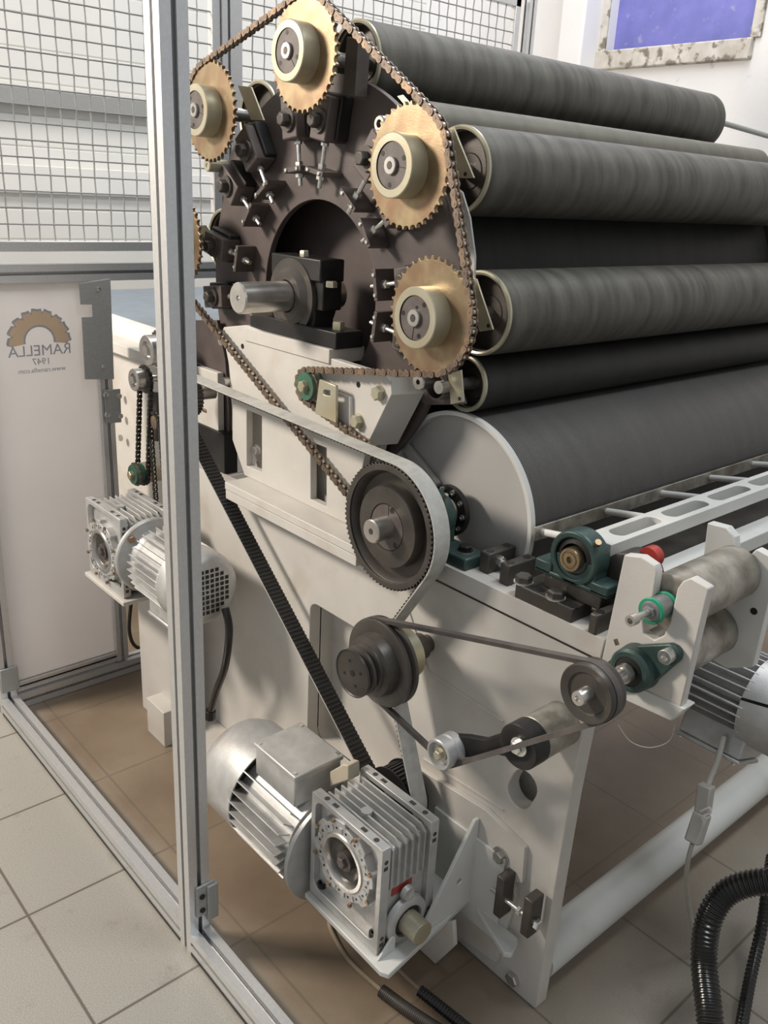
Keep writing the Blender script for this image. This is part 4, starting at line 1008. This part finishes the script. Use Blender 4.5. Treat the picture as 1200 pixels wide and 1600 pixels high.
# comb bar, rods and slotted beam
t = thing('comb_rail', 'pale steel comb rail with white spacer rods and a slotted light-grey beam along the drum', 'rail', (-0.85, 1.8, 0.9))
bxx = -0.912
obj('comb_bar', MB().box((bxx, 1.20, 0.884), (bxx + .004, 3.0, 0.912)), 'roughsteel', t, 0.0008)
zb = 0.937; b0 = atZ(922, 833, zb); b1 = atZ(956, 855, zb)
bx0, bx1 = b0.x, b1.x; by0 = min(b0.y, b1.y)
bx0, bx1, by0 = -0.800, -0.742, 1.19
loops = [[(bx0, by0), (bx1, by0), (bx1, 3.0), (bx0, 3.0)]]
y = by0 + .07
while y < 2.9:
    loops.append([(bx0 + .029 + b, y + .045 + a) for a, b in slot(0, 0, .105, .0165)]); y += 0.165
obj('slotted_beam', MB().prism(loops, zb - .026, zb, 'XY'), 'lgrey', t, 0.0012)
y = 1.222
while y < 2.9:
    obj('spacer_rod', MB().cyl((bxx + .003, y, 0.898), (bx0 + .004, y - .03, 0.926), .0068, 16), 'lgrey', t); y += 0.199

# ================================================================== PRESS ROLLER STAND at the right
RYF = 1.085
def plate_out(y, dx=0.0):
    return XZ([(945, 1000), (975, 880), (985, 866), (1014, 882), (1026, 893), (1021, 925), (1000, 985), (1007, 1003), (1032, 1012), (1044, 1003), (1064, 912), (1082, 902), (1107, 918), (1062, 1112), (1048, 1120), (930, 1062)], y)
t = thing('roller_stand', 'pale grey forked stand plates holding two bare steel press rollers', 'stand', (-0.6, 1.2, 0.7))
nearp = [(a, b) for a, b in XZ([(940, 1030), (975, 867), (1002, 866 + 4), (1022, 884), (1026, 895), (1021, 930), (1003, 962), (1005, 990), (1022, 1000), (1037, 993), (1046, 975), (1058, 920), (1066, 909), (1080, 903), (1107, 920), (1062, 1112), (1052, 1116), (938, 1072)], 1.10)]
obj('near_plate', MB().prism([nearp], 1.10, 1.118), 'cream', t, 0.002)
obj('near_plate_base', MB().prism([XZ([(936, 1074), (1050, 1126), (1071, 1108), (950, 1050)], 1.10)], 1.098, 1.13), 'lgrey', t, 0.002)
farp = XZ([(1103, 872), (1110, 815), (1140, 823), (1152, 838), (1154, 870), (1158, 930), (1170, 872), (1186, 856), (1208, 868), (1215, 900), (1180, 1040), (1140, 1042), (1075, 1005), (1080, 900)], 1.335)
obj('far_plate', MB().prism([farp], 1.325, 1.345), 'lgrey', t, 0.002)
q = atY(1178, 955, 1.325); obj('plate_hole', MB().cyl(q + Vector((0, -.0008, 0)), q, .006, 14), 'black', t)
PX1, PZ1 = -0.588, 0.912
tag(obj('press_roller', MB().lathe([(0, 0), (0, .040), (.002, .0445), (.20, .0445), (.204, .042), (.204, 0)], (PX1, 1.120, PZ1), seg=56), 'roughsteel'), 'upper bare mottled steel press roller in the forked stand', 'roller', 'press rollers in the stand')
tag(obj('press_roller', MB().lathe([(0, 0), (0, .0445), (.204, .0445), (.204, 0)], (QX, 1.120, QZ - .004), seg=56), 'roughsteel'), 'lower bare steel press roller on the pulley shaft', 'roller', 'press rollers in the stand')
t = thing('green_guide_bush', 'bright green plastic guide bush with socket screw in the fork slot', 'bushing', (PX1, 1.09, PZ1 - .02))
obj('flange', MB().lathe([(0, .013), (0, .0205), (.006, .0205), (.006, .013), (0, .013)], (PX1, 1.072, PZ1), seg=36).lathe([(0, .01), (0, .0205), (.006, .0205), (.006, .01)], (PX1, 1.108, PZ1), seg=36), 'gplast', t, 0.001)
obj('core', MB().lathe([(0, 0), (0, .014), (.004, .0175), (.045, .0175)], (PX1, 1.070, PZ1), seg=36), 'grip', t)
obj('socket_screw', MB().lathe([(.008, 0), (.008, .004), (0, .0045), (0, .0085), (.014, .0085), (.014, .0055), (.06, .0055)], (PX1, 1.020, PZ1), seg=24), 'steel', t)
b_ = MB(); hexbolt(b_, (PX1, 1.071, PZ1), (0, -1, 0), .010, .006); obj('nut', b_, 'grip', t)
t = thing('flange_bearing', 'green cast two-bolt flange bearing around the pulley shaft on the stand plate', 'bearing', (QX, 1.1, QZ - .04))
obj('housing', MB().lathe([(0, .024), (0, .031), (.004, .035), (.030, .037), (.030, 0)], (QX, 1.070, QZ), seg=44), 'green', t)
e1 = Vector(XZ([(1048, 1022)], 1.09)[0]); c_ = Vector((QX, QZ)); e2 = c_ - (e1 - c_)
fo = []
ax = (e1 - c_).normalized(); nx_ = Vector((-ax.y, ax.x)); LL = (e1 - c_).length
for k in range(7):
    th = -PI / 2 + PI * k / 6; fo.append(e1 + (ax * math.cos(th) + nx_ * math.sin(th)) * .016)
fo.append(c_ + nx_ * .036)
for k in range(7):
    th = PI / 2 + PI * k / 6; fo.append(e2 + (ax * math.cos(th) + nx_ * math.sin(th)) * .016)
fo.append(c_ - nx_ * .036)
obj('flange', MB().prism([[(p.x, p.y) for p in fo]], 1.088, 1.0995), 'green', t, 0.003)
obj('seal', MB().lathe([(0, .014), (.002, .0245), (.01, .0245)], (QX, 1.069, QZ), seg=36), 'black', t)
obj('inner_ring', MB().lathe([(0, .0116), (0, .0150), (.01, .0155)], (QX, 1.055, QZ), seg=32), 'steel', t)
s0 = obj('socket_bolt', MB().lathe([(.006, 0), (.006, .005), (0, .0055), (0, .0105), (.001, .0115), (.016, .0115)], (e1.x, 1.072, e1.y), seg=28), 'zinc', t)
q = Vector((QX - .030, 1.078, QZ + .030)); obj('grease_nipple', MB().cyl(q, q + Vector((-.005, 0, .008)), .0035, 10), 'brass', t)
# red-capped wheel behind the stand
t = thing('red_capped_pulley', 'dark wheel with red cap behind the left fork of the stand', 'pulley', tuple(atY(985, 900, 1.16)))
q = atY(975, 905, 1.17); obj('wheel', MB().lathe([(0, 0), (0, .040), (.002, .043), (.05, .043), (.05, 0)], q, (0, 1, 0), 40), 'darks', t)
q = atY(1012, 872, 1.20); obj('red_cap', MB().lathe([(0, 0), (0, .018), (.02, .018), (.02, 0)], q, (0, 1, 0), 32), 'red', t)
# lower rails behind the stand
tag(obj('rear_guide_rail', MB().box((-0.735, 1.20, 0.845), (-0.69, 3.0, 0.875)), 'lgrey', bevel=.002), 'grey guide rail running back behind the press roller stand', 'rail')

# ================================================================== GEARBOXES AND MOTORS
def gearbox(lab, x0, x1, y0, y1, z0, z1, ccx, ccz, stub, plate_lab=None):
    """worm gearbox: frame box with fins, ribbed round cover on the front, top fins, optional input shaft stub"""
    t = thing('worm_gearbox', lab, 'gearbox', ((x0 + x1) / 2, (y0 + y1) / 2, z0), 'finned worm gearboxes')
    w = 0.012
    fr = MB()
    for ya, yb in ((y0, y0 + .020), (y1 - .020, y1)):
        fr.prism([rrect(x0, z0, x1, z1, .004, 2), rrect(x0 + w, z0 + w + .008, x1 - w, z1 - w, .02, 4)], ya, yb)
    obj('flange_frame', fr, 'aluc', t, 0.0012)
    obj('case', MB().box((x0 + .010, y0 + .014, z0 + .008), (x1 - .012, y1 - .014, z1 - .022)), 'aluc', t, 0.004)
    fin = MB(); n = 6; cx = (x0 + x1) / 2
    for k in range(n):
        yy = y0 + .030 + (y1 - y0 - .060) * k / (n - 1)
        fin.prism([[(x0 + .014, z1 - .03), (x0 + .014, z1 - .006), (x1 - .018, z1 - .006), (x1 - .004, z1 - .018), (x1 - .004, z0 + .135), (x1 - .016, z0 + .125), (x1 - .016, z1 - .03)]], yy - .0018, yy + .0018)
    obj('cooling_fins', fin, 'aluc', t, 0.0006)
    bs = MB().cyl((cx, (y0 + y1) / 2 - .02, z1 - .01), (cx, (y0 + y1) / 2 - .02, z1 - .003), .011, 24)
    obj('filler_plug', bs, 'aluc', t)
    pits = MB()
    for ya in (y0 + .010, y1 - .010):
        for fx in (.17, .30, .70, .86):
            xx = x0 + (x1 - x0) * fx
            if fx in (.17, .86): pits.cyl((xx, ya, z1 - .001), (xx, ya, z1 + .0005), .0055, 14)
            else: pits.box((xx - .008, ya - .004, z1 - .001), (xx + .006, ya + .004, z1 + .0005))
        for fz in (.12, .85): pits.box((x1 - .001, ya - .005, z0 + (z1 - z0) * fz - .012), (x1 + .0005, ya + .004, z0 + (z1 - z0) * fz - .004)); pits.cyl((x1 - .001, ya, z0 + (z1 - z0) * fz + .006), (x1 + .0005, ya, z0 + (z1 - z0) * fz + .006), .0045, 12)
    obj('bolt_pocket', pits, 'darks', t)
    R = min(x1 - x0, z1 - z0) * .42
    cov = []
    for k in range(96):
        a = 2 * PI * k / 96; rr = R * (1.0 if (k % 12) < 6 else .90); cov.append((ccx + rr * math.cos(a), ccz + rr * math.sin(a)))
    c_ = obj('round_cover', MB().prism([cov, circle(ccx, ccz, R * .60, 48)], y0 - .004, y0 + .02), 'aluc', t, 0.001)
    obj('bearing_lip', MB().lathe([(.02, R * .52), (0, R * .56), (-.003, R * .58), (-.003, R * .66), (.002, R * .70)], (ccx, y0 - .004, ccz), seg=56), 'steel', c_)
    rb = MB()
    for k in range(16):
        a = 2 * PI * k / 16 + .1; rb.box((ccx + R * .80 - .005, y0 - .0065, ccz - .004), (ccx + R * .80 + .005, y0 - .003, ccz + .004), Matrix.Rotation(-a, 3, 'Y'), (ccx, y0, ccz))
    obj('cover_rib', rb, 'aluc', c_)
    dk = MB()
    for k in range(16):
        a = 2 * PI * (k + .5) / 16 + .1; p = Vector((ccx + R * .80 * math.cos(a), y0 - .0045, ccz + R * .80 * math.sin(a))); dk.cyl(p, p + Vector((0, .002, 0)), .0028, 8)
    obj('cover_pocket', dk, 'black', c_)
    sb = MB()
    for k in range(8):
        a = 2 * PI * k / 8 + .35; p = Vector((ccx + R * .97 * math.cos(a), y0 - .004, ccz + R * .97 * math.sin(a))); sb.lathe([(0, .0045), (.005, .0045), (.005, .002), (.003, 0)], p, (0, -1, 0), 10)
    obj('cover_screw', sb, 'brass', c_)
    obj('oil_seal', MB().lathe([(.010, .0), (.010, R * .30), (.004, R * .45), (.008, R * .56)], (ccx, y0 - .002, ccz), seg=48), 'darks', t)
    b_ = MB().cyl((ccx, y0 - .001, ccz), (ccx, y0 + .008, ccz), .020, 28); hexbolt(b_, (ccx, y0 - .001, ccz), (0, -1, 0), .0115, .009)
    obj('output_bolt', b_, 'bush', t)
    ft = MB()
    for fx in (.12, .88): ft.lathe([(0, .009), (.012, .009), (.012, .005), (.007, .004), (.007, 0)], (x0 + (x1 - x0) * fx, y0 + .012, z0 + .018), (0, 0, 1), 18)
    obj('foot_screw', ft, 'black', t)
    if stub:
        sz, sy = stub
        obj('input_cover', MB().lathe([(0, .050), (.010, .048), (.014, .040), (.014, .033), (.004, .030), (.004, 0)], (x1 - .006, sy, sz), (1, 0, 0), 40), 'aluc', t)
        obj('input_seal', MB().lathe([(0, .031), (.002, .026), (.003, .018)], (x1 + .003, sy, sz), (1, 0, 0), 36), 'black', t)
        obj('input_shaft', MB().cyl((x1, sy, sz), (x1 + .047, sy, sz), .0235, 12), 'pale', t, 0.001)
        q = Vector((x1 - .004, sy, sz + .062)); obj('plug', MB().lathe([(0, .015), (.010, .013), (.010, .008), (.006, 0)], q, (1, 0, 0), 20), 'aluc', t)
        obj('name_plate', MB().box((x1 - .0125, sy - .030, sz + .062), (x1 - .0105, sy + .020, sz + .078)), 'redl', t)
    return t
def motor(lab, xf, xe, y, z, R, box_dir, grp='finned electric motors', flip=1, fan_front=True, flange=True, fanfrac=.27, bx_frac=(.28, .72), Rf=None, name='electric_motor'):
    """motor along X: xf = flange face, xe = fan cover end"""
    t = thing(name, lab, 'motor', ((xf + xe) / 2, y, z - R), grp)
    s = 1 if xe > xf else -1; L = abs(xe - xf); A = (s, 0, 0); o = Vector((xf, y, z)); Rf = Rf or R * 1.0
    if flange:
        obj('mounting_flange', MB().lathe([(0, 0), (0, Rf), (.010, Rf), (.013, Rf * .97), (.016, Rf * .72), (.040, Rf * .66), (.055, R * .62), (.055, 0)], o, A, 56), 'aluc', t, 0.0008)
        fb = MB()
        for k in range(4):
            a = PI / 4 + k * PI / 2; p = o + Vector((s * .013, Rf * .84 * math.cos(a), Rf * .84 * math.sin(a))); hexbolt(fb, p, A, .010, .008)
        obj('flange_bolt', fb, 'brass', t)
    L0 = .045; L1 = L * (1 - fanfrac)
    obj('body', MB().lathe([(L0, 0), (L0, R * .74), (L1, R * .74), (L1, 0)], o, A, 48), 'aluc', t)
    fn = MB()
    for k in range(30):
        a = 2 * PI * k / 30; v = Vector((0, math.cos(a), math.sin(a)))
        if box_dir is not None and v.dot(Vector(box_dir)) > .78: continue
        p0 = o + Vector((s * (L0 + .006), 0, 0)) + v * R * .86; p1 = o + Vector((s * (L1 - .004), 0, 0)) + v * R * .86
        fn.bar(p0, p1, .0028, R * .26, up=v)
    obj('cooling_fins', fn, 'aluc', t, 0.0006)
    obj('fan_cover', MB().lathe([(L1 - .012, R * .955), (L1 - .012, R * .985), (L - .035, R * .985), (L - .012, R * .92), (L - .003, R * .82), (L, R * .76), (L, 0)], o, A, 64), 'aluc', t, 0.0)
    gr = MB(); st = .0132; n = 5; c = o + Vector((s * L, 0, 0))
    for i in range(-n, n + 1):
        for j in range(-n, n + 1):
            d = math.hypot(i, j) * st
            if 0.5 * st < d < R * .66: gr.box(c + Vector((-.001, i * st - st * .33, j * st - st * .33)), c + Vector((.0012 * s, i * st + st * .33, j * st + st * .33)))
    gr.cyl(c, c + Vector((s * .001, 0, 0)), .004, 10)
    obj('fan_grille', gr, 'black', t)
    if box_dir is not None:
        bd = Vector(box_dir); side = Vector((1, 0, 0)).cross(bd)
        xa = o.x + s * L * bx_frac[0]; xb = o.x + s * L * bx_frac[1]
        def bbox_(h0, h1, wd, m0=0): 
            ps = []
            for xx in (min(xa, xb) - m0, max(xa, xb) + m0):
                for h_ in (h0, h1):
                    for w_ in (-wd, wd): ps.append(Vector((xx, y, z)) + bd * h_ + side * w_)
            return ps
        def hexah(ps): 
            return MB().add(ps, [(0, 1, 3, 2), (4, 6, 7, 5), (0, 4, 5, 1), (2, 3, 7, 6), (0, 2, 6, 4), (1, 5, 7, 3)])
        bo = obj('terminal_box', hexah(bbox_(R * .70, R * 1.26, R * .50)), 'aluc', t, 0.004)
        obj('lid', hexah(bbox_(R * 1.265, R * 1.36, R * .53, .004)), 'aluc', bo, 0.003)
        sc = MB()
        for xx in (xa, xb):
            for w_ in (-1, 1):
                p = Vector((xx - (xx - (xa + xb) / 2) * .12, y, z)) + bd * R * 1.36 + side * R * .46 * w_; sc.cyl(p, p + bd * .002, .0045, 10)
        obj('lid_screw', sc, 'zinc', bo)
    return t
# front gearbox and motor
gx0, gx1, gy0, gy1, gz0, gz1 = -1.095, -0.888, 0.848, 0.988, 0.146, 0.386
gearbox('front finned aluminium worm gearbox with square shaft stub, on the shelf bracket', gx0, gx1, gy0, gy1, gz0, gz1, -0.992, 0.290, (0.192, 0.917))
motor('front silver finned motor lying on its side left of the front gearbox', gx0 - .012, -1.475, 0.922, 0.207, 0.118, (0.0, 0.0, 1.0), Rf=.122, fanfrac=.36, bx_frac=(.17, .56))
# rubber plate between: beige cap on top
q = atZ(548, 1215, 0.392); tag(obj('beige_cap', MB().prism([XZ([(524, 1202), (545, 1190), (553, 1192), (554, 1215), (524, 1225)], .95)], .935, .965), 'cap', bevel=.003), 'small beige plastic cap between the front motor box and gearbox', 'cap')
# shelf
t = thing('gearbox_shelf', 'light-grey welded shelf bracket carrying the front gearbox off the side frame', 'bracket', (-0.95, 1.0, 0.13))
sh = [(-1.13, .838), (-.862, .836), (-.856, .842)]
ptsS = [(atZ(a, b, .143).x, min(1.0875, atZ(a, b, .143).y)) for a, b in ((476, 1395), (594, 1518), (608, 1523), (735, 1402), (745, 1402), (787, 1488), (800, 1490), (818, 1462))]
xm = ptsS[-1][0]
ptsS = ptsS + [(ptsS[0][0], 1.0875)]
obj('shelf_plate', MB().prism([ptsS], .131, .143, 'XY'), 'lgrey', t, 0.002)
gA = [(1.087, .143), (1.087, .345), (1.075, .345), (.945, .143)]
gxx = atY(745, 1395, 1.087).x
obj('gusset', MB().prism([gA, circle(1.045, .215, .007, 16)], -.882, -.874, 'YZ'), 'lgrey', t, 0.0015)
obj('gusset', MB().prism([[(0.843, .143), (.885, .143), (.885, .175), (.878, .180)]], -.888 + .004, -.888 + .009, 'YZ'), 'lgrey', t, 0.001)
obj('back_plate', MB().box((-0.99, 1.082, 0.10), (-.80, 1.088, .30)), 'lgrey', t, 0.001)
lowp = XZ([(640, 1480), (712, 1460), (712, 1500), (680, 1560), (655, 1530)], 1.05)
obj('lower_cheek', MB().prism([[(a, max(b, .002)) for a, b in XZ([(618, 1500), (708, 1440), (710, 1478), (676, 1548), (655, 1545)], 1.02)]], 1.02, 1.03), 'cream', t, 0.002)
# rear gearbox and motor (upper left)
hx0_, hx1_, hy0, hy1, hz0_, hz1_ = -2.135, -1.930, 0.87, 1.01, 0.455, 0.672
gearbox('rear finned aluminium worm gearbox at the left, beside the logo door', hx0_, hx1_, hy0, hy1, hz0_, hz1_, -2.045, 0.548, None)
motor('rear silver motor left of the toothed belt, with square-holed fan grille facing right', hx1_ + .012, -1.64, 0.945, 0.566, 0.094, (0.0, -0.0, -1.0), Rf=.100, fanfrac=.25, bx_frac=(.25, .60))
t = thing('gearbox_stand', 'cream upright column and foot holding the rear gearbox off the floor', 'stand', (-2.0, 1.0, 0))
cpx = XZ([(238, 950), (258, 960), (258, 1110), (238, 1092)], 1.0)
obj('column', MB().box((-2.10, 0.985, 0.0), (-1.90, 1.02, 0.452)), 'cream', t, 0.002)
obj('top_plate', MB().box((-2.15, 0.86, 0.440), (-1.915, 1.03, 0.452)), 'cream', t, 0.002)
obj('foot_box', MB().box((-1.98, 0.94, 0.0), (-1.88, 1.0, 0.11)), 'cream', t, 0.002)
# hose of the rear motor
hp_ = []
P3 = [atY(352, 950, .985), atY(358, 985, .985), atY(352, 1040, .99), atY(338, 1080, .995), atY(329, 1112, 1.0)]
def smooth_path(P, n=8):
    out = []
    for i in range(len(P) - 1):
        p0 = P[max(i - 1, 0)]; p1 = P[i]; p2 = P[i + 1]; p3 = P[min(i + 2, len(P) - 1)]
        for k in range(n):
            u = k / n; out.append(0.5 * ((2 * p1) + (p2 - p0) * u + (2 * p0 - 5 * p1 + 4 * p2 - p3) * u * u + (3 * p1 - p0 - 3 * p2 + p3) * u ** 3))
    out.append(P[-1]); return out
t = thing('motor_cable_conduit', 'smooth black conduit curving down from the rear motor to the floor beam', 'conduit', tuple(P3[-1]))
obj('hose', MB().tube(smooth_path(P3), .0095, 12), 'hose', t)
e = P3[-1]; obj('gland', MB().cyl(e + Vector((0, 0, .005)), e + Vector((-.004, 0, -.022)), .0145, 8), 'black', t, .001)

# third motor under the stand
cm = atY(1150, 1078, 1.5)
motor('dark finned motor at the right edge, under the press rollers', -0.83, -0.41, 1.50, cm.z, 0.088, (0.0, -0.35, -0.94), flange=False, fanfrac=.36, bx_frac=(.36, .66))

# ================================================================== LEFT AUXILIARY DRIVE (seen past the nearest post)
def small_pulley(px_, py_, y, r, depth, lab, m='brass'):
    q = atY(px_, py_, y)
    t = thing('small_drive_pulley', lab, 'pulley', tuple(q), 'small pulleys by the infeed')
    obj('hub', MB().lathe([(.008, 0), (.008, r * .42), (0, r * .5), (0, r * .78), (.002, r * .82), (depth * .6, r * .82)], q, (0, 1, 0), 36), m, t)
    obj('toothed_disc', MB().prism([sprocket_outline(r * 1.08, 22), circle(0, 0, r * .3, 16)], 0, .006, fn=lambda a, b, d: Vector((q.x + a, q.y + depth * .6 + d, q.z + b))), 'darks', t)
    obj('shaft', MB().cyl(q + Vector((0, -.004, 0)), q + Vector((0, depth + .06, 0)), r * .28, 20), 'steel', t)
    return q
YL = 1.03
qa = small_pulley(228, 548, YL, .048, .06, 'grey hubbed sprocket by the conveyor, upper of two left of the nearest post', 'steel')
qb = small_pulley(208, 594, YL - .01, .036, .05, 'dark grey hubbed sprocket, lower of two left of the nearest post', 'steel')
gi = atY(212, 741, YL); green_idler(gi.x, gi.z, YL, .034, 'green-faced chain idler above the rear gearbox, left of the nearest post')
sb = atY(212, 741, YL); 
t = thing('idler_spacer', 'cream round spacer behind the left green idler', 'spacer', tuple(sb)); obj('sleeve', MB().cyl(sb + Vector((0, .02, 0)), sb + Vector((0, .07, 0)), .030, 28), 'cap', t)
chain('small_chain', [(qb.x + .006, qb.z, .030, -1), (gi.x - .001, gi.z, .031, -1)], YL + .022, 0.0127, 'short dark roller chain hanging between grey hub and green idler at left', h=.0052, mat_='dchain', rollm='dchain', yw=.006)
qc = atY(243, 660, 1.06); qd = Vector((-2.045, 1.06, 0.548))
chain('small_chain', [(qc.x + .008, qc.z, .028, -1), (gi.x + .10, qd.z, .030, -1)], 1.055, 0.0127, 'short dark roller chain dropping behind the nearest post to the rear gearbox', h=.0052, mat_='dchain', yw=.006)
t = thing('brown_sprocket_bracket', 'narrow dark bracket with a brown hub beside the nearest post', 'bracket', tuple(atY(238, 650, 1.07)))
obj('strip', MB().prism([XZ([(231, 612), (246, 614), (246, 690), (233, 688)], 1.07)], 1.07, 1.08), 'darks', t, .001)
q = atY(240, 660, 1.05); obj('hub', MB().cyl(q, q + Vector((0, .02, 0)), .018, 24), 'rust', t)
# infeed side plate and conveyor
t = thing('infeed_conveyor', 'infeed conveyor with blue-grey belt and cream side rails behind the guard door', 'conveyor', (-2.6, 1.8, 0))
zc = 1.13
ip = XZ([(183, 600), (190, 592), (246, 600), (300, 560), (300, 800), (246, 790), (200, 790), (190, 740)], 1.12)
obj('side_plate', MB().prism([[(-2.75, .50), (-2.75, 1.0), (-2.20, 1.02), (-1.9, 1.02), (-1.9, .50)]], 1.137, 1.155), 'cream', t, .002)
zb0 = atY(172, 455, 1.2).z
ra = atY(170, 486, 1.19); rb_ = atY(246, 517, 1.19); rc = atY(170, 532, 1.19); rd = atY(246, 562, 1.19)
obj('side_rail', MB().prism([[(-3.3, ra.z), (-1.95, rb_.z), (-1.95, rd.z), (-3.3, rc.z)]], 1.17, 1.20), 'shut', t, .002)
obj('belt', MB().box((-3.3, 1.205, min(ra.z, rb_.z) - .012), (-2.0, 2.45, min(ra.z, rb_.z) - .004)), 'blueb', t)
obj('far_rail', MB().box((-3.3, 2.45, atY(200, 455, 2.45).z - .02), (-2.0, 2.5, atY(200, 436, 2.45).z)), 'shut', t, .002)
obj('lower_rail', MB().box((-3.3, 1.10, 0.99), (-2.0, 1.16, 1.02)), 'cream', t, .002)
obj('support_leg', MB().box((-3.2, 1.3, 0), (-3.12, 1.38, 1.06)).box((-3.2, 2.3, 0), (-3.12, 2.38, 1.06)), 'cream', t, .002)
bb = MB()
for a, b in ((190, 684), (186, 618), (188, 650)):
    q = atY(a, b, 1.12); bb.cyl(q, q + Vector((0, -.006, 0)), .010, 18)
obj('bolt', bb, 'steel', t)

# ================================================================== CABLES AND HOSES
def ribbed(name, P, r, rib, lab, m='hose', closed=False, cat='hose'):
    pts = smooth_path([Vector(p) for p in P], 24)
    L = sum((b - a).length for a, b in zip(pts, pts[1:])); n = int(L / rib) * 4
    # resample open
    cum = [0]
    for a, b in zip(pts, pts[1:]): cum.append(cum[-1] + (b - a).length)
    out = []; k = 0
    for i in range(n + 1):
        tt = cum[-1] * i / n
        while k < len(cum) - 2 and cum[k + 1] < tt: k += 1
        f = (tt - cum[k]) / max(1e-9, cum[k + 1] - cum[k]); out.append(pts[k].lerp(pts[k + 1], f))
    radii = [r * (1.0 if i % 4 in (0, 1) else .91) for i in range(n + 1)]
    return tag(obj(name, MB().tube(out, r, 16, radii=radii), m, smooth=25), lab, cat)
def onray(px_, py_, dist):
    d = ray(px_, py_).normalized(); return Vector((0, 0, H)) + d * dist
def floorpt(px_, py_, z=.012): return atZ(px_, py_, z)
ribbed('corrugated_hose', [atZ(1112, 1640, .12), atZ(1108, 1580, .16), atZ(1100, 1500, .20), atZ(1107, 1440, .26), atZ(1130, 1400, .30), atZ(1165, 1382, .33), atZ(1215, 1378, .35), atZ(1270, 1392, .35)], .0235, .008, 'thick black corrugated hose arching in the lower right corner')
ribbed('corrugated_hose', [atZ(1152, 1640, .03), atZ(1172, 1530, .05), atZ(1190, 1450, .10), atZ(1200, 1380, .18), atZ(1206, 1340, .2)], .012, .009, 'thinner black corrugated hose inside the arch of the thick one, lower right')
ribbed('braided_hose', [floorpt(596, 1548, .012), floorpt(640, 1580, .012), floorpt(700, 1618, .012), floorpt(760, 1650, .012)], .0125, .004, 'dark brown ribbed hose on the floor at the bottom edge', 'darks')
ribbed('corrugated_hose', [floorpt(656, 1548, .03), floorpt(690, 1575, .025), floorpt(740, 1615, .02)], .0115, .006, 'short black corrugated hose under the shelf at the bottom edge')
def cable(P, r, m, lab, name='cable'): return tag(obj(name, MB().tube(smooth_path([Vector(p) for p in P], 10), r, 10), m), lab, 'cable')
cable([floorpt(512, 1425, .006), floorpt(518, 1455, .006), floorpt(545, 1500, .006), floorpt(590, 1542, .006), floorpt(600, 1550, .008)], .0045, 'bcable', 'beige cable curving over the floor from under the front gearbox into the brown hose')
cable([floorpt(600, 1490, .03), floorpt(630, 1522, .03), floorpt(660, 1550, .03)], .004, 'bcable', 'beige cable under the shelf ending in the short black hose')
# grey cable with connector hanging at right
c1 = atY(1131, 1150, 1.42); 
up = [atY(1131, 1150, 1.42), atY(1122, 1185, 1.40), atY(1110, 1215, 1.38), atY(1104, 1232, 1.36)]
cable(up, .0055, 'cable', 'grey cable hanging from the right motor box down to the connector')
dn = [atY(1082, 1318, 1.33), atY(1075, 1345, 1.33), atY(1072, 1380, 1.35), atY(1078, 1425, 1.4), atY(1086, 1470, 1.45)]
cable(dn, .0045, 'cable', 'grey cable dropping from the connector behind the thick black hose')
t = thing('cable_connector', 'pale grey plastic plug connector with wire latch hanging over the round tube', 'connector', tuple(atY(1090, 1275, 1.35)))
a = atY(1104, 1226, 1.36); b = atY(1098, 1270, 1.35); c = atY(1083, 1316, 1.33)
cb = MB().bar(a, b, .022, .026, up=(1, 0, 0)); obj('upper_shell', cb, 'cable', t, .003)
cb = MB().bar(b, c, .026, .028, up=(1, 0, 0)); obj('lower_shell', cb, 'cable', t, .004)
l_ = [atY(1094, 1268, 1.33), atY(1108, 1262, 1.33), atY(1110, 1270, 1.33), atY(1098, 1276, 1.325), atY(1100, 1286, 1.33)]
obj('wire_latch', MB().tube(smooth_path(l_, 5), .0018, 8), 'white', t)
cable([atY(1160, 1092, 1.40), atY(1180, 1098, 1.38), atY(1215, 1108, 1.36)], .003, 'hose', 'thin black cable crossing the right motor fan cover')
cable([atY(966, 1132, 1.1), atY(985, 1158, 1.1), atY(1015, 1168, 1.1), atY(1045, 1158, 1.1), atY(1055, 1132, 1.1)], .0006, 'cable', 'thin white thread hanging below the press roller stand', 'thread')
cable([atX(205, 940, FX - .1), atX(202, 985, FX - .1), atX(212, 1010, FX - .1), atX(236, 1012, FX - .1)], .006, 'black', 'black cable loop on the floor beyond the logo door')
q = atX(868, 200, -1.0)
# tie bar at the far end of the top roller
a = atY(1105, 187, 2.5); b = atY(1215, 218, 2.75)
tag(obj('tie_bar', MB().cyl(atX(1105, 185, -1.475), atX(1240, 224, -1.475), .008, 12), 'galv'), 'grey round tie bar behind the far end of the topmost roller', 'bar')
t = thing('far_end_sprocket', 'small toothed sprocket at the far end of the topmost roller', 'sprocket', (-1.475, 2.51, 1.70))
obj('toothed_disc', MB().prism([sprocket_outline(.062, 22)], 2.505, 2.512, fn=lambda a, b, d: Vector((-1.475 + a, d, 1.703 + b))), 'darks', t)
obj('end_arch', MB().prism([circle(MX, MZ, .40, 64)], 2.52, 2.53), 'brown', t)
tag(obj('dark_infill_sheet', MB().box((-0.915, 1.20, 0.790), (-0.70, 3.0, 0.794)).box((-0.704, 1.20, 0.794), (-0.70, 3.0, 0.815)), 'darks'), 'added dark sheet tray lying below the slotted light-grey beam', 'infill')  # added sheet, stands in for the dark machine interior under the beam
